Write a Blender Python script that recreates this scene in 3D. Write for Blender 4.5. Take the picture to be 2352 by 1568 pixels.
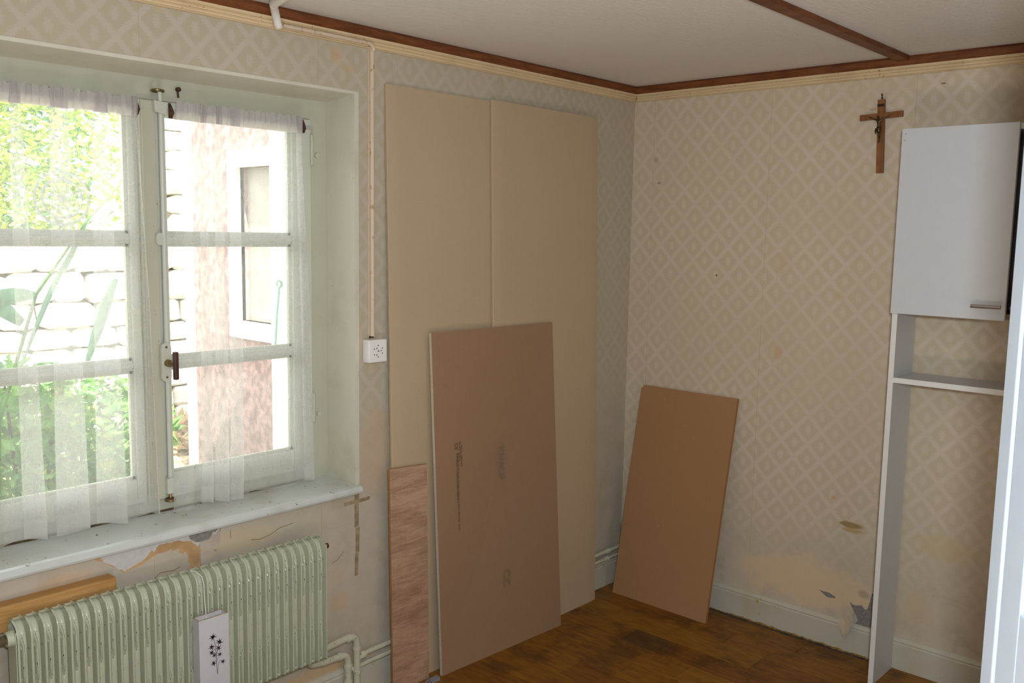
import bpy, bmesh, math, random
from mathutils import Vector, Matrix, noise as mnoise

# ------------------------------------------------------------------ scene, camera, light
for o in list(bpy.data.objects):
    bpy.data.objects.remove(o, do_unlink=True)
sc = bpy.context.scene
COL = sc.collection
random.seed(7)
PI = math.pi

cam_d = bpy.data.cameras.new('camera')
cam = bpy.data.objects.new('camera', cam_d); COL.objects.link(cam)
cam_d.sensor_width = 36.0
cam_d.lens = 2094.36 / 2352 * 36.0
cam_d.clip_start = 0.02
cam_d.clip_end = 200
cam.matrix_world = Matrix(((0.67652, 0.07486, -0.73261, -3.41086),
                           (-0.73622, 0.09251, -0.67039, -2.40583),
                           (0.01759, 0.99289, 0.11769, 1.6),
                           (0, 0, 0, 1)))
sc.camera = cam
sc.view_settings.view_transform = 'Standard'
sc.view_settings.look = 'None'
sc.view_settings.gamma = 1.0
sc.view_settings.exposure = 0.0
sc.view_settings.use_curve_mapping = False

world = bpy.data.worlds.new('world'); sc.world = world
world.use_nodes = True
bg = world.node_tree.nodes['Background']
bg.inputs['Color'].default_value = (0.93, 0.98, 1.0, 1)
bg.inputs['Strength'].default_value = 6.2

def light(name, kind, loc, target, energy, color, size=None, size_y=None, portal=False):
    d = bpy.data.lights.new(name, kind)
    d.energy = energy; d.color = color
    if kind == 'AREA':
        d.shape = 'RECTANGLE'; d.size = size; d.size_y = size_y or size
        d.cycles.is_portal = portal
    o = bpy.data.objects.new(name, d); COL.objects.link(o)
    o.location = loc
    v = Vector(target) - Vector(loc)
    o.rotation_euler = v.to_track_quat('-Z', 'Y').to_euler()
    return o

sun = light('sun', 'SUN', (-3, -4.5, 9), (-1.0, 3.0, 0.0), 21.0, (1.0, 0.97, 0.9)); sun.data.angle = 0.02
light('window_portal', 'AREA', (-2.16, 0.38, 1.37), (-2.16, -2, 1.37), 1.0, (1, 1, 1), 1.15, 1.3, portal=True)
light('main_lamp', 'AREA', (-3.37, -2.472, 1.73), (-0.9, -1.0, 1.2), 37.0, (0.84, 0.92, 1.0), 0.11, 0.13)
light('upward_fill', 'AREA', (-2.8, -1.85, 0.3), (-2.8, -1.8, 2.25), 18.0, (1.0, 0.90, 0.80), 0.7, 0.7)  # unseen fill light aimed up, added to brighten the ceiling
light('side_fill', 'AREA', (-1.35, -2.75, 0.9), (-1.9, 0.0, 1.3), 4.5, (1.0, 0.88, 0.74), 0.9, 0.9)  # added fill with no lamp in the room, lights the window wall from the right

# ------------------------------------------------------------------ helpers
WL = {}          # world location of every thing's base

def meta(o, label=None, cat=None, group=None, kind=None):
    if label: o['label'] = label
    if cat: o['category'] = cat
    if group: o['group'] = group
    if kind: o['kind'] = kind
    return o

def thing(name, label, cat, loc=(0, 0, 0), group=None, kind=None):
    o = bpy.data.objects.new(name, None); COL.objects.link(o)
    o.location = loc; o.empty_display_size = 0.05
    WL[o] = Vector(loc)
    return meta(o, label, cat, group, kind)

class MB:
    def __init__(s): s.v = []; s.f = []; s.mi = []
    def add(s, verts, faces, mi=0):
        n = len(s.v); s.v += [tuple(p) for p in verts]
        s.f += [tuple(i + n for i in f) for f in faces]; s.mi += [mi] * len(faces)
    def box(s, x0, x1, y0, y1, z0, z1, mi=0, bev=0.0):
        if x0 > x1: x0, x1 = x1, x0
        if y0 > y1: y0, y1 = y1, y0
        if z0 > z1: z0, z1 = z1, z0
        if bev <= 0:
            v = [(x, y, z) for x in (x0, x1) for y in (y0, y1) for z in (z0, z1)]
            f = [(0, 1, 3, 2), (4, 6, 7, 5), (0, 4, 5, 1), (2, 3, 7, 6), (0, 2, 6, 4), (1, 5, 7, 3)]
            s.add(v, f, mi); return
        bm = bmesh.new()
        bmesh.ops.create_cube(bm, size=1)
        for q in bm.verts:
            q.co = Vector(((x0 + x1) / 2 + q.co.x * (x1 - x0), (y0 + y1) / 2 + q.co.y * (y1 - y0), (z0 + z1) / 2 + q.co.z * (z1 - z0)))
        bmesh.ops.bevel(bm, geom=bm.edges[:], offset=bev, segments=2, profile=0.6, affect='EDGES')
        s.bm(bm, mi)
    def bm(s, bm, mi=0):
        bm.verts.index_update()
        s.add([v.co.copy() for v in bm.verts], [[v.index for v in f.verts] for f in bm.faces], mi); bm.free()
    def tube(s, pts, r, n=10, mi=0, caps=True):
        pts = [Vector(p) for p in pts]
        rs = r if isinstance(r, (list, tuple)) else [r] * len(pts)
        up = None; rings = []
        for i, p in enumerate(pts):
            a = pts[max(0, i - 1)]; b = pts[min(len(pts) - 1, i + 1)]
            t = (b - a).normalized()
            if up is None:
                up = Vector((0, 0, 1)) if abs(t.z) < 0.9 else Vector((0, 1, 0))
            up = (up - t * up.dot(t)).normalized()
            w = t.cross(up)
            rings.append([p + (up * math.cos(k * 2 * PI / n) + w * math.sin(k * 2 * PI / n)) * rs[i] for k in range(n)])
        v = [q for ring in rings for q in ring]; f = []
        for i in range(len(pts) - 1):
            for k in range(n):
                k2 = (k + 1) % n
                f.append((i * n + k, i * n + k2, (i + 1) * n + k2, (i + 1) * n + k))
        if caps:
            f.append(tuple(reversed(range(n)))); f.append(tuple((len(pts) - 1) * n + k for k in range(n)))
        s.add(v, f, mi)
    def ball(s, c, rx, ry=None, rz=None, n=10, mi=0):
        ry = ry or rx; rz = rz or rx
        bm = bmesh.new(); bmesh.ops.create_uvsphere(bm, u_segments=n, v_segments=max(6, n // 2 + 2), radius=1)
        for q in bm.verts: q.co = Vector((c[0] + q.co.x * rx, c[1] + q.co.y * ry, c[2] + q.co.z * rz))
        s.bm(bm, mi)
    def plate(s, poly, d0, d1, ax, mi=0):
        """extruded polygon; poly in the other two axes (in xyz order)"""
        def P(u, w, d): return {0: (d, u, w), 1: (u, d, w), 2: (u, w, d)}[ax]
        bm = bmesh.new()
        a = [bm.verts.new(P(u, w, d0)) for u, w in poly]
        f = bm.faces.new(a)
        r = bmesh.ops.extrude_face_region(bm, geom=[f])
        for q in r['geom']:
            if isinstance(q, bmesh.types.BMVert): q.co[ax] = d1
        bmesh.ops.recalc_face_normals(bm, faces=bm.faces[:])
        bmesh.ops.triangulate(bm, faces=[f for f in bm.faces if len(f.verts) > 4])
        s.bm(bm, mi)
    def build(s, name, mats, parent=None, smooth=False, loc=None):
        off = WL.get(parent, Vector((0, 0, 0))) if parent else Vector((0, 0, 0))
        if loc is None and parent is None: loc = Vector((0, 0, 0))
        lo = Vector(loc) if loc is not None else off
        me = bpy.data.meshes.new(name)
        me.from_pydata([Vector(p) - lo for p in s.v], [], s.f)
        if not isinstance(mats, (list, tuple)): mats = [mats]
        for m in mats: me.materials.append(m)
        if len(mats) > 1: me.polygons.foreach_set('material_index', s.mi)
        if smooth: 
            me.polygons.foreach_set('use_smooth', [True] * len(me.polygons))
        me.validate(); me.update()
        if smooth and hasattr(me, 'set_sharp_from_angle'): me.set_sharp_from_angle(angle=math.radians(40))
        o = bpy.data.objects.new(name, me); COL.objects.link(o)
        if parent: o.parent = parent; o.location = lo - off
        else: o.location = lo
        WL[o] = lo
        return o

def boxo(name, b, mat, parent=None, bev=0.0, smooth=False, loc=None):
    m = MB(); m.box(*b, bev=bev); return m.build(name, mat, parent, smooth, loc)

def arc(p0, c, p1, n=7):
    """rounded corner: quadratic path from p0 over corner c to p1"""
    p0, c, p1 = Vector(p0), Vector(c), Vector(p1); out = []
    for i in range(n + 1):
        t = i / n; out.append(p0 * (1 - t) ** 2 + c * 2 * t * (1 - t) + p1 * t * t)
    return out

def tapered(bl, br, tr, tl, th, name, mat):
    bl, br, tr, tl = map(Vector, (bl, br, tr, tl)); e = (br - bl).normalized(); n = (br - bl).cross(tl - bl).normalized()
    if n.y > 0: n = -n
    W_ = (br - bl).length; us = [(0, -0.0045), (0.002, -0.0028), (0.030, -0.0008), (0.045, 0), (W_ - 0.045, 0), (W_ - 0.030, -0.0008), (W_ - 0.002, -0.0028), (W_, -0.0045)]
    def ring(a, b):
        d = (b - a).normalized(); return [a + d * u + n * q for u, q in us] + [b - n * th, a - n * th]
    r0, r1 = ring(bl, br), ring(tl, tr); k = len(r0); mb = MB()
    mb.add(r0 + r1, [(i, (i + 1) % k, (i + 1) % k + k, i + k) for i in range(k)] + [tuple(reversed(range(k))), tuple(range(k, 2 * k))])
    o = mb.build(name, mat, loc=(bl + br) / 2)
    bm = bmesh.new(); bm.from_mesh(o.data); bmesh.ops.recalc_face_normals(bm, faces=bm.faces[:]); bm.to_mesh(o.data); bm.free()
    return o

def slab4(bl, br, tr, tl, th, nrm, name, mats, parent=None, cut=0.0, grid=1):
    """board from its four front corners; thickness goes away from nrm"""
    bl, br, tr, tl = map(Vector, (bl, br, tr, tl))
    n = (br - bl).cross(tl - bl).normalized()
    if n.dot(Vector(nrm)) < 0: n = -n
    front = [bl, br, tr, tl]
    if cut:
        front = [bl, br, tr, tl + (tr - tl).normalized() * cut, tl + (bl - tl).normalized() * cut * 1.5]
    k = len(front)
    back = [p - n * th for p in front]
    m = MB()
    m.add(front + back, [tuple(range(k)), tuple(reversed(range(k, 2 * k)))], 0)
    m.add(front + back, [(i, i + k, (i + 1) % k + k, (i + 1) % k) for i in range(k)], 1)
    bm = bmesh.new()
    vs = [bm.verts.new(p) for p in front + back]
    f0 = bm.faces.new(vs[:k]); f1 = bm.faces.new(vs[k:][::-1]); f0.material_index = f1.material_index = 0
    for i in range(k):
        f = bm.faces.new((vs[i], vs[i + k], vs[(i + 1) % k + k], vs[(i + 1) % k])); f.material_index = 1
    bmesh.ops.recalc_face_normals(bm, faces=bm.faces[:])
    me = bpy.data.meshes.new(name)
    bm.to_mesh(me); bm.free()
    for mm in mats: me.materials.append(mm)
    o = bpy.data.objects.new(name, me); COL.objects.link(o)
    lo = (bl + br) / 2
    for q in me.vertices: q.co = q.co - lo
    o.location = lo; WL[o] = lo
    if parent: o.parent = parent; o.location = lo - WL[parent]
    return o

# ------------------------------------------------------------------ materials
class NT:
    def __init__(s, name):
        s.m = bpy.data.materials.new(name); s.m.use_nodes = True
        s.t = s.m.node_tree; s.b = s.t.nodes['Principled BSDF']; s.out = s.t.nodes['Material Output']
    def n(s, typ, ins=None, **props):
        nd = s.t.nodes.new('ShaderNode' + typ)
        for k, v in props.items(): setattr(nd, k, v)
        for k, v in (ins or {}).items():
            sock = nd.inputs[k]
            if isinstance(v, bpy.types.NodeSocket): s.t.links.new(v, sock)
            else: sock.default_value = v
        return nd
    def m_(s, op, a, b=None, c=None, clamp=False):
        ins = {0: a}
        if b is not None: ins[1] = b
        if c is not None: ins[2] = c
        return s.n('Math', ins, operation=op, use_clamp=clamp).outputs[0]
    def obj(s): return s.n('TexCoord').outputs['Object']
    def sep(s, v):
        q = s.n('SeparateXYZ', {0: v}); return q.outputs[0], q.outputs[1], q.outputs[2]
    def mapping(s, v, scale=(1, 1, 1), loc=(0, 0, 0), rot=(0, 0, 0)):
        return s.n('Mapping', {'Vector': v, 'Scale': scale, 'Location': loc, 'Rotation': rot}).outputs[0]
    def noise(s, v, scale, detail=3, rough=0.5, dist=0.0):
        return s.n('TexNoise', {'Vector': v, 'Scale': scale, 'Detail': detail, 'Roughness': rough, 'Distortion': dist}).outputs['Fac']
    def ramp(s, f, a, b, smooth=True):
        return s.n('MapRange', {'Value': f, 'From Min': a, 'From Max': b, 'To Min': 0.0, 'To Max': 1.0},
                   interpolation_type='SMOOTHSTEP' if smooth else 'LINEAR').outputs[0]
    def mix(s, f, a, b, blend='MIX'):
        q = s.n('Mix', None, data_type='RGBA', blend_type=blend)
        for i, v in ((0, f), (6, a), (7, b)):
            if isinstance(v, bpy.types.NodeSocket): s.t.links.new(v, q.inputs[i])
            elif i == 0: q.inputs[i].default_value = v
            else: q.inputs[i].default_value = (*v, 1) if len(v) == 3 else v
        return q.outputs[2]
    def base(s, c, rough=0.6, spec=0.3, metal=0.0):
        if isinstance(c, bpy.types.NodeSocket): s.t.links.new(c, s.b.inputs['Base Color'])
        else: s.b.inputs['Base Color'].default_value = (*c, 1)
        if isinstance(rough, bpy.types.NodeSocket): s.t.links.new(rough, s.b.inputs['Roughness'])
        else: s.b.inputs['Roughness'].default_value = rough
        s.b.inputs['Specular IOR Level'].default_value = spec
        s.b.inputs['Metallic'].default_value = metal
        return s.m
    def bump(s, h, strength=0.3, dist=0.01):
        q = s.n('Bump', {'Height': h, 'Strength': strength, 'Distance': dist})
        s.t.links.new(q.outputs[0], s.b.inputs['Normal'])

def simple(name, c, rough=0.5, spec=0.3, metal=0.0, var=0.08, scale=30, bump=0.0):
    t = NT(name); co = t.obj(); f = t.noise(co, scale, 4)
    c2 = tuple(max(0, x * (1 - var * 2)) for x in c)
    t.base(t.mix(t.ramp(f, 0.3, 0.7), c2, c), rough, spec, metal)
    if bump: t.bump(t.noise(co, scale * 4, 3), bump, 0.002)
    return t.m

def painted(name, c, chip=(0.12, 0.06, 0.035), amount=0.64, rough=0.38, scale=160, dirt=(0.45, 0.36, 0.2), dirt_amt=0.25, stretch=0.6):
    """old gloss paint with small rusty chips and a little grime"""
    t = NT(name); co = t.obj()
    grime = t.ramp(t.noise(co, 5, 5, 0.6), 0.45, 0.8)
    col = t.mix(t.m_('MULTIPLY', grime, dirt_amt), c, dirt)
    ch = t.noise(t.mapping(co, (1, 1, stretch)), scale, 2, 0.5)
    ch2 = t.noise(co, 9, 2)
    f = t.m_('MULTIPLY', t.ramp(ch, amount, amount + 0.03), t.ramp(ch2, 0.42, 0.55))
    t.base(t.mix(f, col, chip), rough, 0.4)
    t.bump(t.m_('SUBTRACT', t.noise(co, 40, 3), t.m_('MULTIPLY', f, 1.5)), 0.12, 0.002)
    return t.m

def stains(t, col, u, v, lst):
    """soft irregular stains of their own shape: (u, v, ru, rv, strength, colour)"""
    co = t.obj()
    nz = t.noise(co, 22, 5, 0.65); nz2 = t.noise(co, 6, 3, 0.5)
    for (cu, cv, ru, rv, st, c) in lst:
        du = t.m_('DIVIDE', t.m_('SUBTRACT', u, cu), ru); dv = t.m_('DIVIDE', t.m_('SUBTRACT', v, cv), rv)
        d = t.m_('SQRT', t.m_('ADD', t.m_('MULTIPLY', du, du), t.m_('MULTIPLY', dv, dv)))
        d = t.m_('ADD', d, t.m_('MULTIPLY', t.m_('SUBTRACT', nz, 0.5), 1.1))
        d = t.m_('ADD', d, t.m_('MULTIPLY', t.m_('SUBTRACT', nz2, 0.5), 0.9))
        f = t.m_('MULTIPLY', t.ramp(d, 1.15, 0.55), st)
        col = t.mix(f, col, c)
    return col

def wallpaper(name, axis, phase, seams, st, fade, base=(0.60, 0.51, 0.355), line=(0.67, 0.565, 0.45)):
    t = NT(name); co = t.obj(); X, Y, Z = t.sep(co)
    u = X if axis == 0 else Y; v = Z
    w, h = 0.111, 0.1185
    un = t.m_('DIVIDE', t.m_('SUBTRACT', u, phase[0]), w); vn = t.m_('DIVIDE', t.m_('SUBTRACT', v, phase[1]), h)
    a = t.m_('ADD', un, vn); b = t.m_('SUBTRACT', un, vn)
    def sgn(x): return t.m_('SUBTRACT', x, t.m_('ROUND', x))
    sa, sb = sgn(a), sgn(b)
    la = t.m_('SUBTRACT', 0.5, t.m_('ABSOLUTE', sa)); lb = t.m_('SUBTRACT', 0.5, t.m_('ABSOLUTE', sb))
    wob = t.m_('MULTIPLY', t.m_('SUBTRACT', t.noise(co, 260, 2), 0.5), 0.10)
    def leafy(l, along):
        wv = t.m_('SINE', t.m_('MULTIPLY', t.m_('ADD', along, t.m_('MULTIPLY', l, 1.2)), 2 * PI * 8))
        q = t.m_('ADD', t.m_('ADD', l, t.m_('MULTIPLY', wv, 0.028)), wob)
        return t.ramp(q, 0.135, 0.075)
    lines = t.m_('MAXIMUM', leafy(la, b), leafy(lb, a))
    du = t.m_('MULTIPLY', t.m_('ADD', sa, sb), w / 2); dv = t.m_('MULTIPLY', t.m_('SUBTRACT', sa, sb), h / 2)
    eu = t.m_('DIVIDE', du, 0.0115); ev = t.m_('DIVIDE', dv, 0.0195)
    r = t.m_('SQRT', t.m_('ADD', t.m_('MULTIPLY', eu, eu), t.m_('MULTIPLY', ev, ev)))
    pet = t.m_('MULTIPLY', t.m_('COSINE', t.m_('MULTIPLY', t.m_('ARCTAN2', du, dv), 8)), 0.16)
    r = t.m_('ADD', t.m_('ADD', r, pet), t.m_('MULTIPLY', wob, 4))
    motif = t.ramp(r, 1.3, 0.55)
    pat = t.m_('MAXIMUM', lines, motif)
    fadev = t.ramp(t.m_('ADD', v, t.m_('MULTIPLY', t.m_('SUBTRACT', t.noise(co, 3, 3), 0.5), 0.5)), fade[0], fade[1])
    blot = t.ramp(t.noise(co, 2.2, 4, 0.6), 0.3, 0.62)
    pat = t.m_('MULTIPLY', t.m_('MULTIPLY', pat, fadev), t.m_('ADD', 0.45, t.m_('MULTIPLY', blot, 0.55)))
    col = t.mix(pat, base, line)
    old = t.ramp(t.noise(co, 1.7, 5, 0.65), 0.42, 0.75)
    col = t.mix(t.m_('MULTIPLY', old, 0.22), col, (0.60, 0.46, 0.36))
    low = t.m_('SUBTRACT', 1.0, fadev)
    col = t.mix(t.m_('MULTIPLY', low, 0.45), col, (0.60, 0.52, 0.44))
    mot = t.ramp(t.noise(co, 9, 6, 0.7, 0.6), 0.42, 0.68)
    col = t.mix(t.m_('MULTIPLY', t.m_('MULTIPLY', mot, low), 0.55), col, (0.43, 0.37, 0.285))
    mot2 = t.ramp(t.noise(co, 5, 5, 0.7, 0.3), 0.55, 0.72)
    col = t.mix(t.m_('MULTIPLY', t.m_('MULTIPLY', mot2, low), 0.4), col, (0.66, 0.50, 0.34))
    for sx in seams:
        d = t.m_('ABSOLUTE', t.m_('SUBTRACT', u, sx))
        col = t.mix(t.m_('MULTIPLY', t.ramp(d, 0.0016, 0.0006), 0.4), col, (0.40, 0.27, 0.15))
    if st: col = stains(t, col, u, v, st)
    t.base(col, 0.75, 0.15)
    hgt = t.m_('ADD', t.m_('MULTIPLY', pat, 0.6), t.m_('MULTIPLY', t.noise(co, 300, 2), 0.6))
    hgt = t.m_('ADD', hgt, t.m_('MULTIPLY', t.noise(co, 14, 4), 2.0))
    t.bump(hgt, 0.22, 0.002)
    return t.m

OR = (0.62, 0.33, 0.12); TAN = (0.66, 0.48, 0.27); DK = (0.16, 0.12, 0.09); YE = (0.62, 0.47, 0.22)
M = {}
M['paper_right'] = wallpaper('wallpaper_right', 1, (-0.66, 1.796), [-0.107, -0.657, -1.211],
    [(-0.92, 0.235, 0.36, 0.10, 0.8, (0.74, 0.56, 0.34)), (-1.07, 0.505, 0.05, 0.012, 0.95, (0.36, 0.24, 0.09)),
     (-1.075, 0.485, 0.05, 0.010, 0.8, (0.50, 0.34, 0.13)), (-0.734, 1.141, 0.022, 0.03, 0.35, OR), (-0.74, 1.5, 0.04, 0.05, 0.15, OR),
     (-1.0, 0.60, 0.012, 0.010, 0.6, OR), (-0.98, 1.38, 0.02, 0.02, 0.25, OR), (-1.14, 0.245, 0.03, 0.02, 0.5, (0.30, 0.24, 0.18)),
     (-1.42, 0.50, 0.12, 0.05, 0.4, YE), (-1.33, 0.25, 0.05, 0.07, 0.35, YE), (-0.12, 1.93, 0.012, 0.012, 0.35, DK),
     (-0.14, 1.83, 0.01, 0.008, 0.5, DK), (-1.06, 2.075, 0.02, 0.006, 0.35, DK), (-1.30, 2.145, 0.01, 0.003, 0.8, DK)],
    (0.12, 0.55))
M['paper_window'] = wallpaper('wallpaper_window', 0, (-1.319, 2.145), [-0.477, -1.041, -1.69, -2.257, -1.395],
    [(-1.62, 2.15, 0.03, 0.035, 0.3, OR), (-1.57, 2.11, 0.03, 0.02, 0.3, OR), (-1.48, 1.15, 0.03, 0.03, 0.2, YE),
     (-1.47, 0.85, 0.07, 0.16, 0.22, OR), (-2.0, 0.66, 0.16, 0.04, 0.3, YE), (-1.62, 0.70, 0.04, 0.03, 0.3, (0.36, 0.30, 0.16)),
     (-1.72, 0.45, 0.14, 0.05, 0.22, YE), (-1.62, 0.36, 0.04, 0.03, 0.3, OR), (-1.7, 0.13, 0.25, 0.035, 0.6, (0.66, 0.42, 0.18)),
     (-2.5, 0.66, 0.08, 0.04, 0.3, OR), (-0.87, 2.15, 0.02, 0.03, 0.3, (0.4, 0.3, 0.16)), (-1.54, 1.27, 0.02, 0.10, 0.3, YE),
     (-2.2, 2.19, 0.02, 0.03, 0.3, YE)],
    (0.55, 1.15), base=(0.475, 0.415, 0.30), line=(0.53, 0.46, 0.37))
M['wall_plain'] = simple('wall_plaster', (0.62, 0.52, 0.40), 0.8, 0.15, var=0.05, scale=4, bump=0.1)

t = NT('ceiling_plaster'); co = t.obj()
f = t.noise(t.mapping(co, (2.0, 9.0, 1), rot=(0, 0, 0.35)), 14, 4, 0.6)
t.base(t.mix(t.noise(co, 1.5, 3), (0.76, 0.72, 0.68), (0.82, 0.78, 0.74)), 0.8, 0.15)
t.bump(f, 0.8, 0.006); M['ceiling'] = t.m

def wood(name, c1, c2, grain=(1, 1, 1), scale=12, rough=0.45, contrast=(0.35, 0.65), spec=0.35, knots=None, bump=0.1, coat=0.0):
    t = NT(name); co = t.obj()
    v = t.mapping(co, grain)
    d = t.noise(v, scale, 5, 0.6, 0.6)
    fine = t.noise(v, scale * 7, 3, 0.6)
    f = t.ramp(t.m_('ADD', t.m_('MULTIPLY', d, 0.75), t.m_('MULTIPLY', fine, 0.25)), *contrast)
    col = t.mix(f, c1, c2)
    if knots:
        X, Y, Z = t.sep(co)
        k = t.ramp(t.noise(co, knots[0], 3, 0.6), knots[1], knots[1] + 0.08)
        col = t.mix(t.m_('MULTIPLY', k, knots[3]), col, knots[2])
    t.base(col, rough, spec); t.bump(fine, bump, 0.001)
    if coat: t.b.inputs['Coat Weight'].default_value = coat; t.b.inputs['Coat Roughness'].default_value = 0.25
    return t.m

M['brown_trim'] = wood('brown_batten_wood', (0.115, 0.033, 0.009), (0.22, 0.072, 0.019), (1, 1, 6), 9, 0.5)
M['cream_trim'] = painted('cream_painted_moulding', (0.72, 0.56, 0.34), (0.40, 0.24, 0.10), 0.66, 0.5, 120, (0.48, 0.34, 0.18), 0.5)
M['green_paint'] = painted('pale_green_gloss_paint', (0.49, 0.485, 0.38), (0.3, 0.22, 0.13), 0.72, 0.35, 140, (0.45, 0.40, 0.25), 0.45)
M['reveal_paint'] = painted('green_white_reveal_paint', (0.65, 0.625, 0.51), (0.5, 0.42, 0.28), 0.72, 0.4, 90, (0.46, 0.38, 0.21), 0.45)
M['sill_paint'] = painted('white_sill_paint', (0.62, 0.65, 0.62), (0.16, 0.08, 0.04), 0.685, 0.22, 70, (0.42, 0.36, 0.22), 0.5, 1.0)
M['sash_paint'] = painted('white_sash_paint', (0.57, 0.585, 0.50), (0.3, 0.22, 0.13), 0.72, 0.3, 140, (0.50, 0.45, 0.30), 0.35)
M['base_paint'] = painted('grey_green_skirting_paint', (0.56, 0.53, 0.425), (0.45, 0.30, 0.10), 0.68, 0.45, 60, (0.46, 0.33, 0.14), 0.4)
M['radiator'] = painted('sage_radiator_enamel', (0.50, 0.52, 0.385), (0.055, 0.03, 0.022), 0.69, 0.27, 170, (0.45, 0.42, 0.28), 0.25, 0.45)
M['pipe'] = painted('cream_pipe_enamel', (0.58, 0.565, 0.42), (0.05, 0.03, 0.02), 0.68, 0.3, 110, (0.45, 0.38, 0.22), 0.4, 1.0)
M['rust'] = simple('rusty_iron', (0.11, 0.055, 0.03), 0.6, 0.4, 0.5, 0.25, 120, 0.3)
M['brass'] = simple('dull_brass', (0.34, 0.24, 0.11), 0.38, 0.5, 0.9, 0.2, 90)
M['steel'] = simple('brushed_steel', (0.50, 0.46, 0.43), 0.35, 0.5, 0.9, 0.05, 60)
M['dark_metal'] = simple('dark_valve_metal', (0.20, 0.17, 0.11), 0.35, 0.5, 0.9, 0.25, 60)
M['bakelite'] = simple('red_brown_bakelite', (0.10, 0.035, 0.03), 0.35, 0.4, var=0.2)
M['rod_white'] = simple('grey_white_rod', (0.45, 0.43, 0.42), 0.4, 0.4)

# paper-faced board
def cardboard(name, c, spots=0.5):
    t = NT(name); co = t.obj()
    f = t.noise(co, 240, 2, 0.6); g = t.noise(co, 2.0, 3)
    fib = t.noise(t.mapping(co, (1, 1, 0.25)), 120, 2)
    col = t.mix(t.m_('ADD', t.m_('MULTIPLY', f, 0.5), t.m_('MULTIPLY', g, 0.5)), tuple(x * 0.88 for x in c), tuple(min(1, x * 1.1) for x in c))
    sp = t.m_('MULTIPLY', t.ramp(t.noise(co, 60, 2), 0.74, 0.78), spots)
    col = t.mix(sp, col, (0.7, 0.6, 0.5))
    t.base(col, 0.8, 0.15); t.bump(fib, 0.08, 0.001); return t.m
M['board_tall'] = cardboard('beige_board_paper', (0.51, 0.385, 0.245), 0.0)
M['board_brown'] = cardboard('brown_board_paper', (0.34, 0.205, 0.118), 0.0)
M['gypsum'] = simple('gypsum_core', (0.66, 0.58, 0.47), 0.85, 0.1, var=0.08, scale=200)
M['chipboard'] = cardboard('orange_brown_chipboard', (0.40, 0.22, 0.10), 0.15)
M['chip_edge'] = cardboard('chipboard_edge', (0.40, 0.20, 0.075), 0.2)
M['bluegrey'] = simple('faded_grey_ink', (0.265, 0.175, 0.11), 0.8, 0.1, var=0.05)
M['ink'] = simple('black_ink', (0.09, 0.065, 0.03), 0.8, 0.1, var=0.1)
M['chalk'] = simple('pale_scuff', (0.46, 0.33, 0.25), 0.9, 0.1, var=0.2, scale=200)

t = NT('oak_laminate'); co = t.obj(); X, Y, Z = t.sep(co)
v = t.mapping(co, (1.3, 1, 5.5), rot=(0, 0.10, 0))
big = t.noise(v, 3.4, 4, 0.6, 0.5)
fine = t.noise(t.mapping(co, (1.4, 1, 16), rot=(0, 0.06, 0)), 13, 4, 0.65, 0.4)
sawn = t.noise(t.mapping(co, (60, 1, 3)), 6, 2)
f = t.ramp(t.m_('ADD', t.m_('MULTIPLY', big, 0.55), t.m_('MULTIPLY', fine, 0.45)), 0.33, 0.68)
col = t.mix(f, (0.31, 0.17, 0.10), (0.56, 0.36, 0.235))
col = t.mix(t.m_('MULTIPLY', t.ramp(sawn, 0.55, 0.75), 0.35), col, (0.68, 0.49, 0.35))
t.base(col, 0.55, 0.25); t.bump(fine, 0.25, 0.001); M['laminate'] = t.m

def plank_mat(name, c1, c2, dirt):
    t = NT(name); co = t.obj()
    geo = t.n('NewGeometry').outputs['Position']
    g1 = t.noise(t.mapping(geo, (12, 1.5, 1)), 6, 5, 0.6, 0.5)
    g2 = t.noise(geo, 5.5, 5, 0.65, 0.4)
    g3 = t.noise(geo, 28, 3, 0.6)
    col = t.mix(t.ramp(g1, 0.3, 0.7), c1, c2)
    col = t.mix(t.m_('MULTIPLY', t.ramp(g2, 0.46, 0.66), dirt), col, (0.045, 0.024, 0.010))
    col = t.mix(t.m_('MULTIPLY', t.ramp(g3, 0.62, 0.75), 0.25), col, (0.05, 0.03, 0.014))
    t.base(col, t.n('MapRange', {'Value': g2, 'From Min': 0.3, 'From Max': 0.7, 'To Min': 0.35, 'To Max': 0.6}).outputs[0], 0.35)
    t.bump(g1, 0.1, 0.002); return t.m
M['plank_a'] = plank_mat('stained_floor_wood_a', (0.185, 0.070, 0.008), (0.30, 0.128, 0.013), 0.55)
M['plank_b'] = plank_mat('stained_floor_wood_b', (0.150, 0.054, 0.007), (0.26, 0.100, 0.011), 0.6)
M['plank_c'] = plank_mat('stained_floor_wood_c', (0.205, 0.088, 0.009), (0.33, 0.15, 0.016), 0.45)
M['plank_d'] = plank_mat('stained_floor_wood_dark', (0.12, 0.055, 0.014), (0.17, 0.08, 0.018), 0.6)
M['subfloor'] = simple('dark_joint', (0.03, 0.018, 0.01), 0.9, 0.1)

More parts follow.
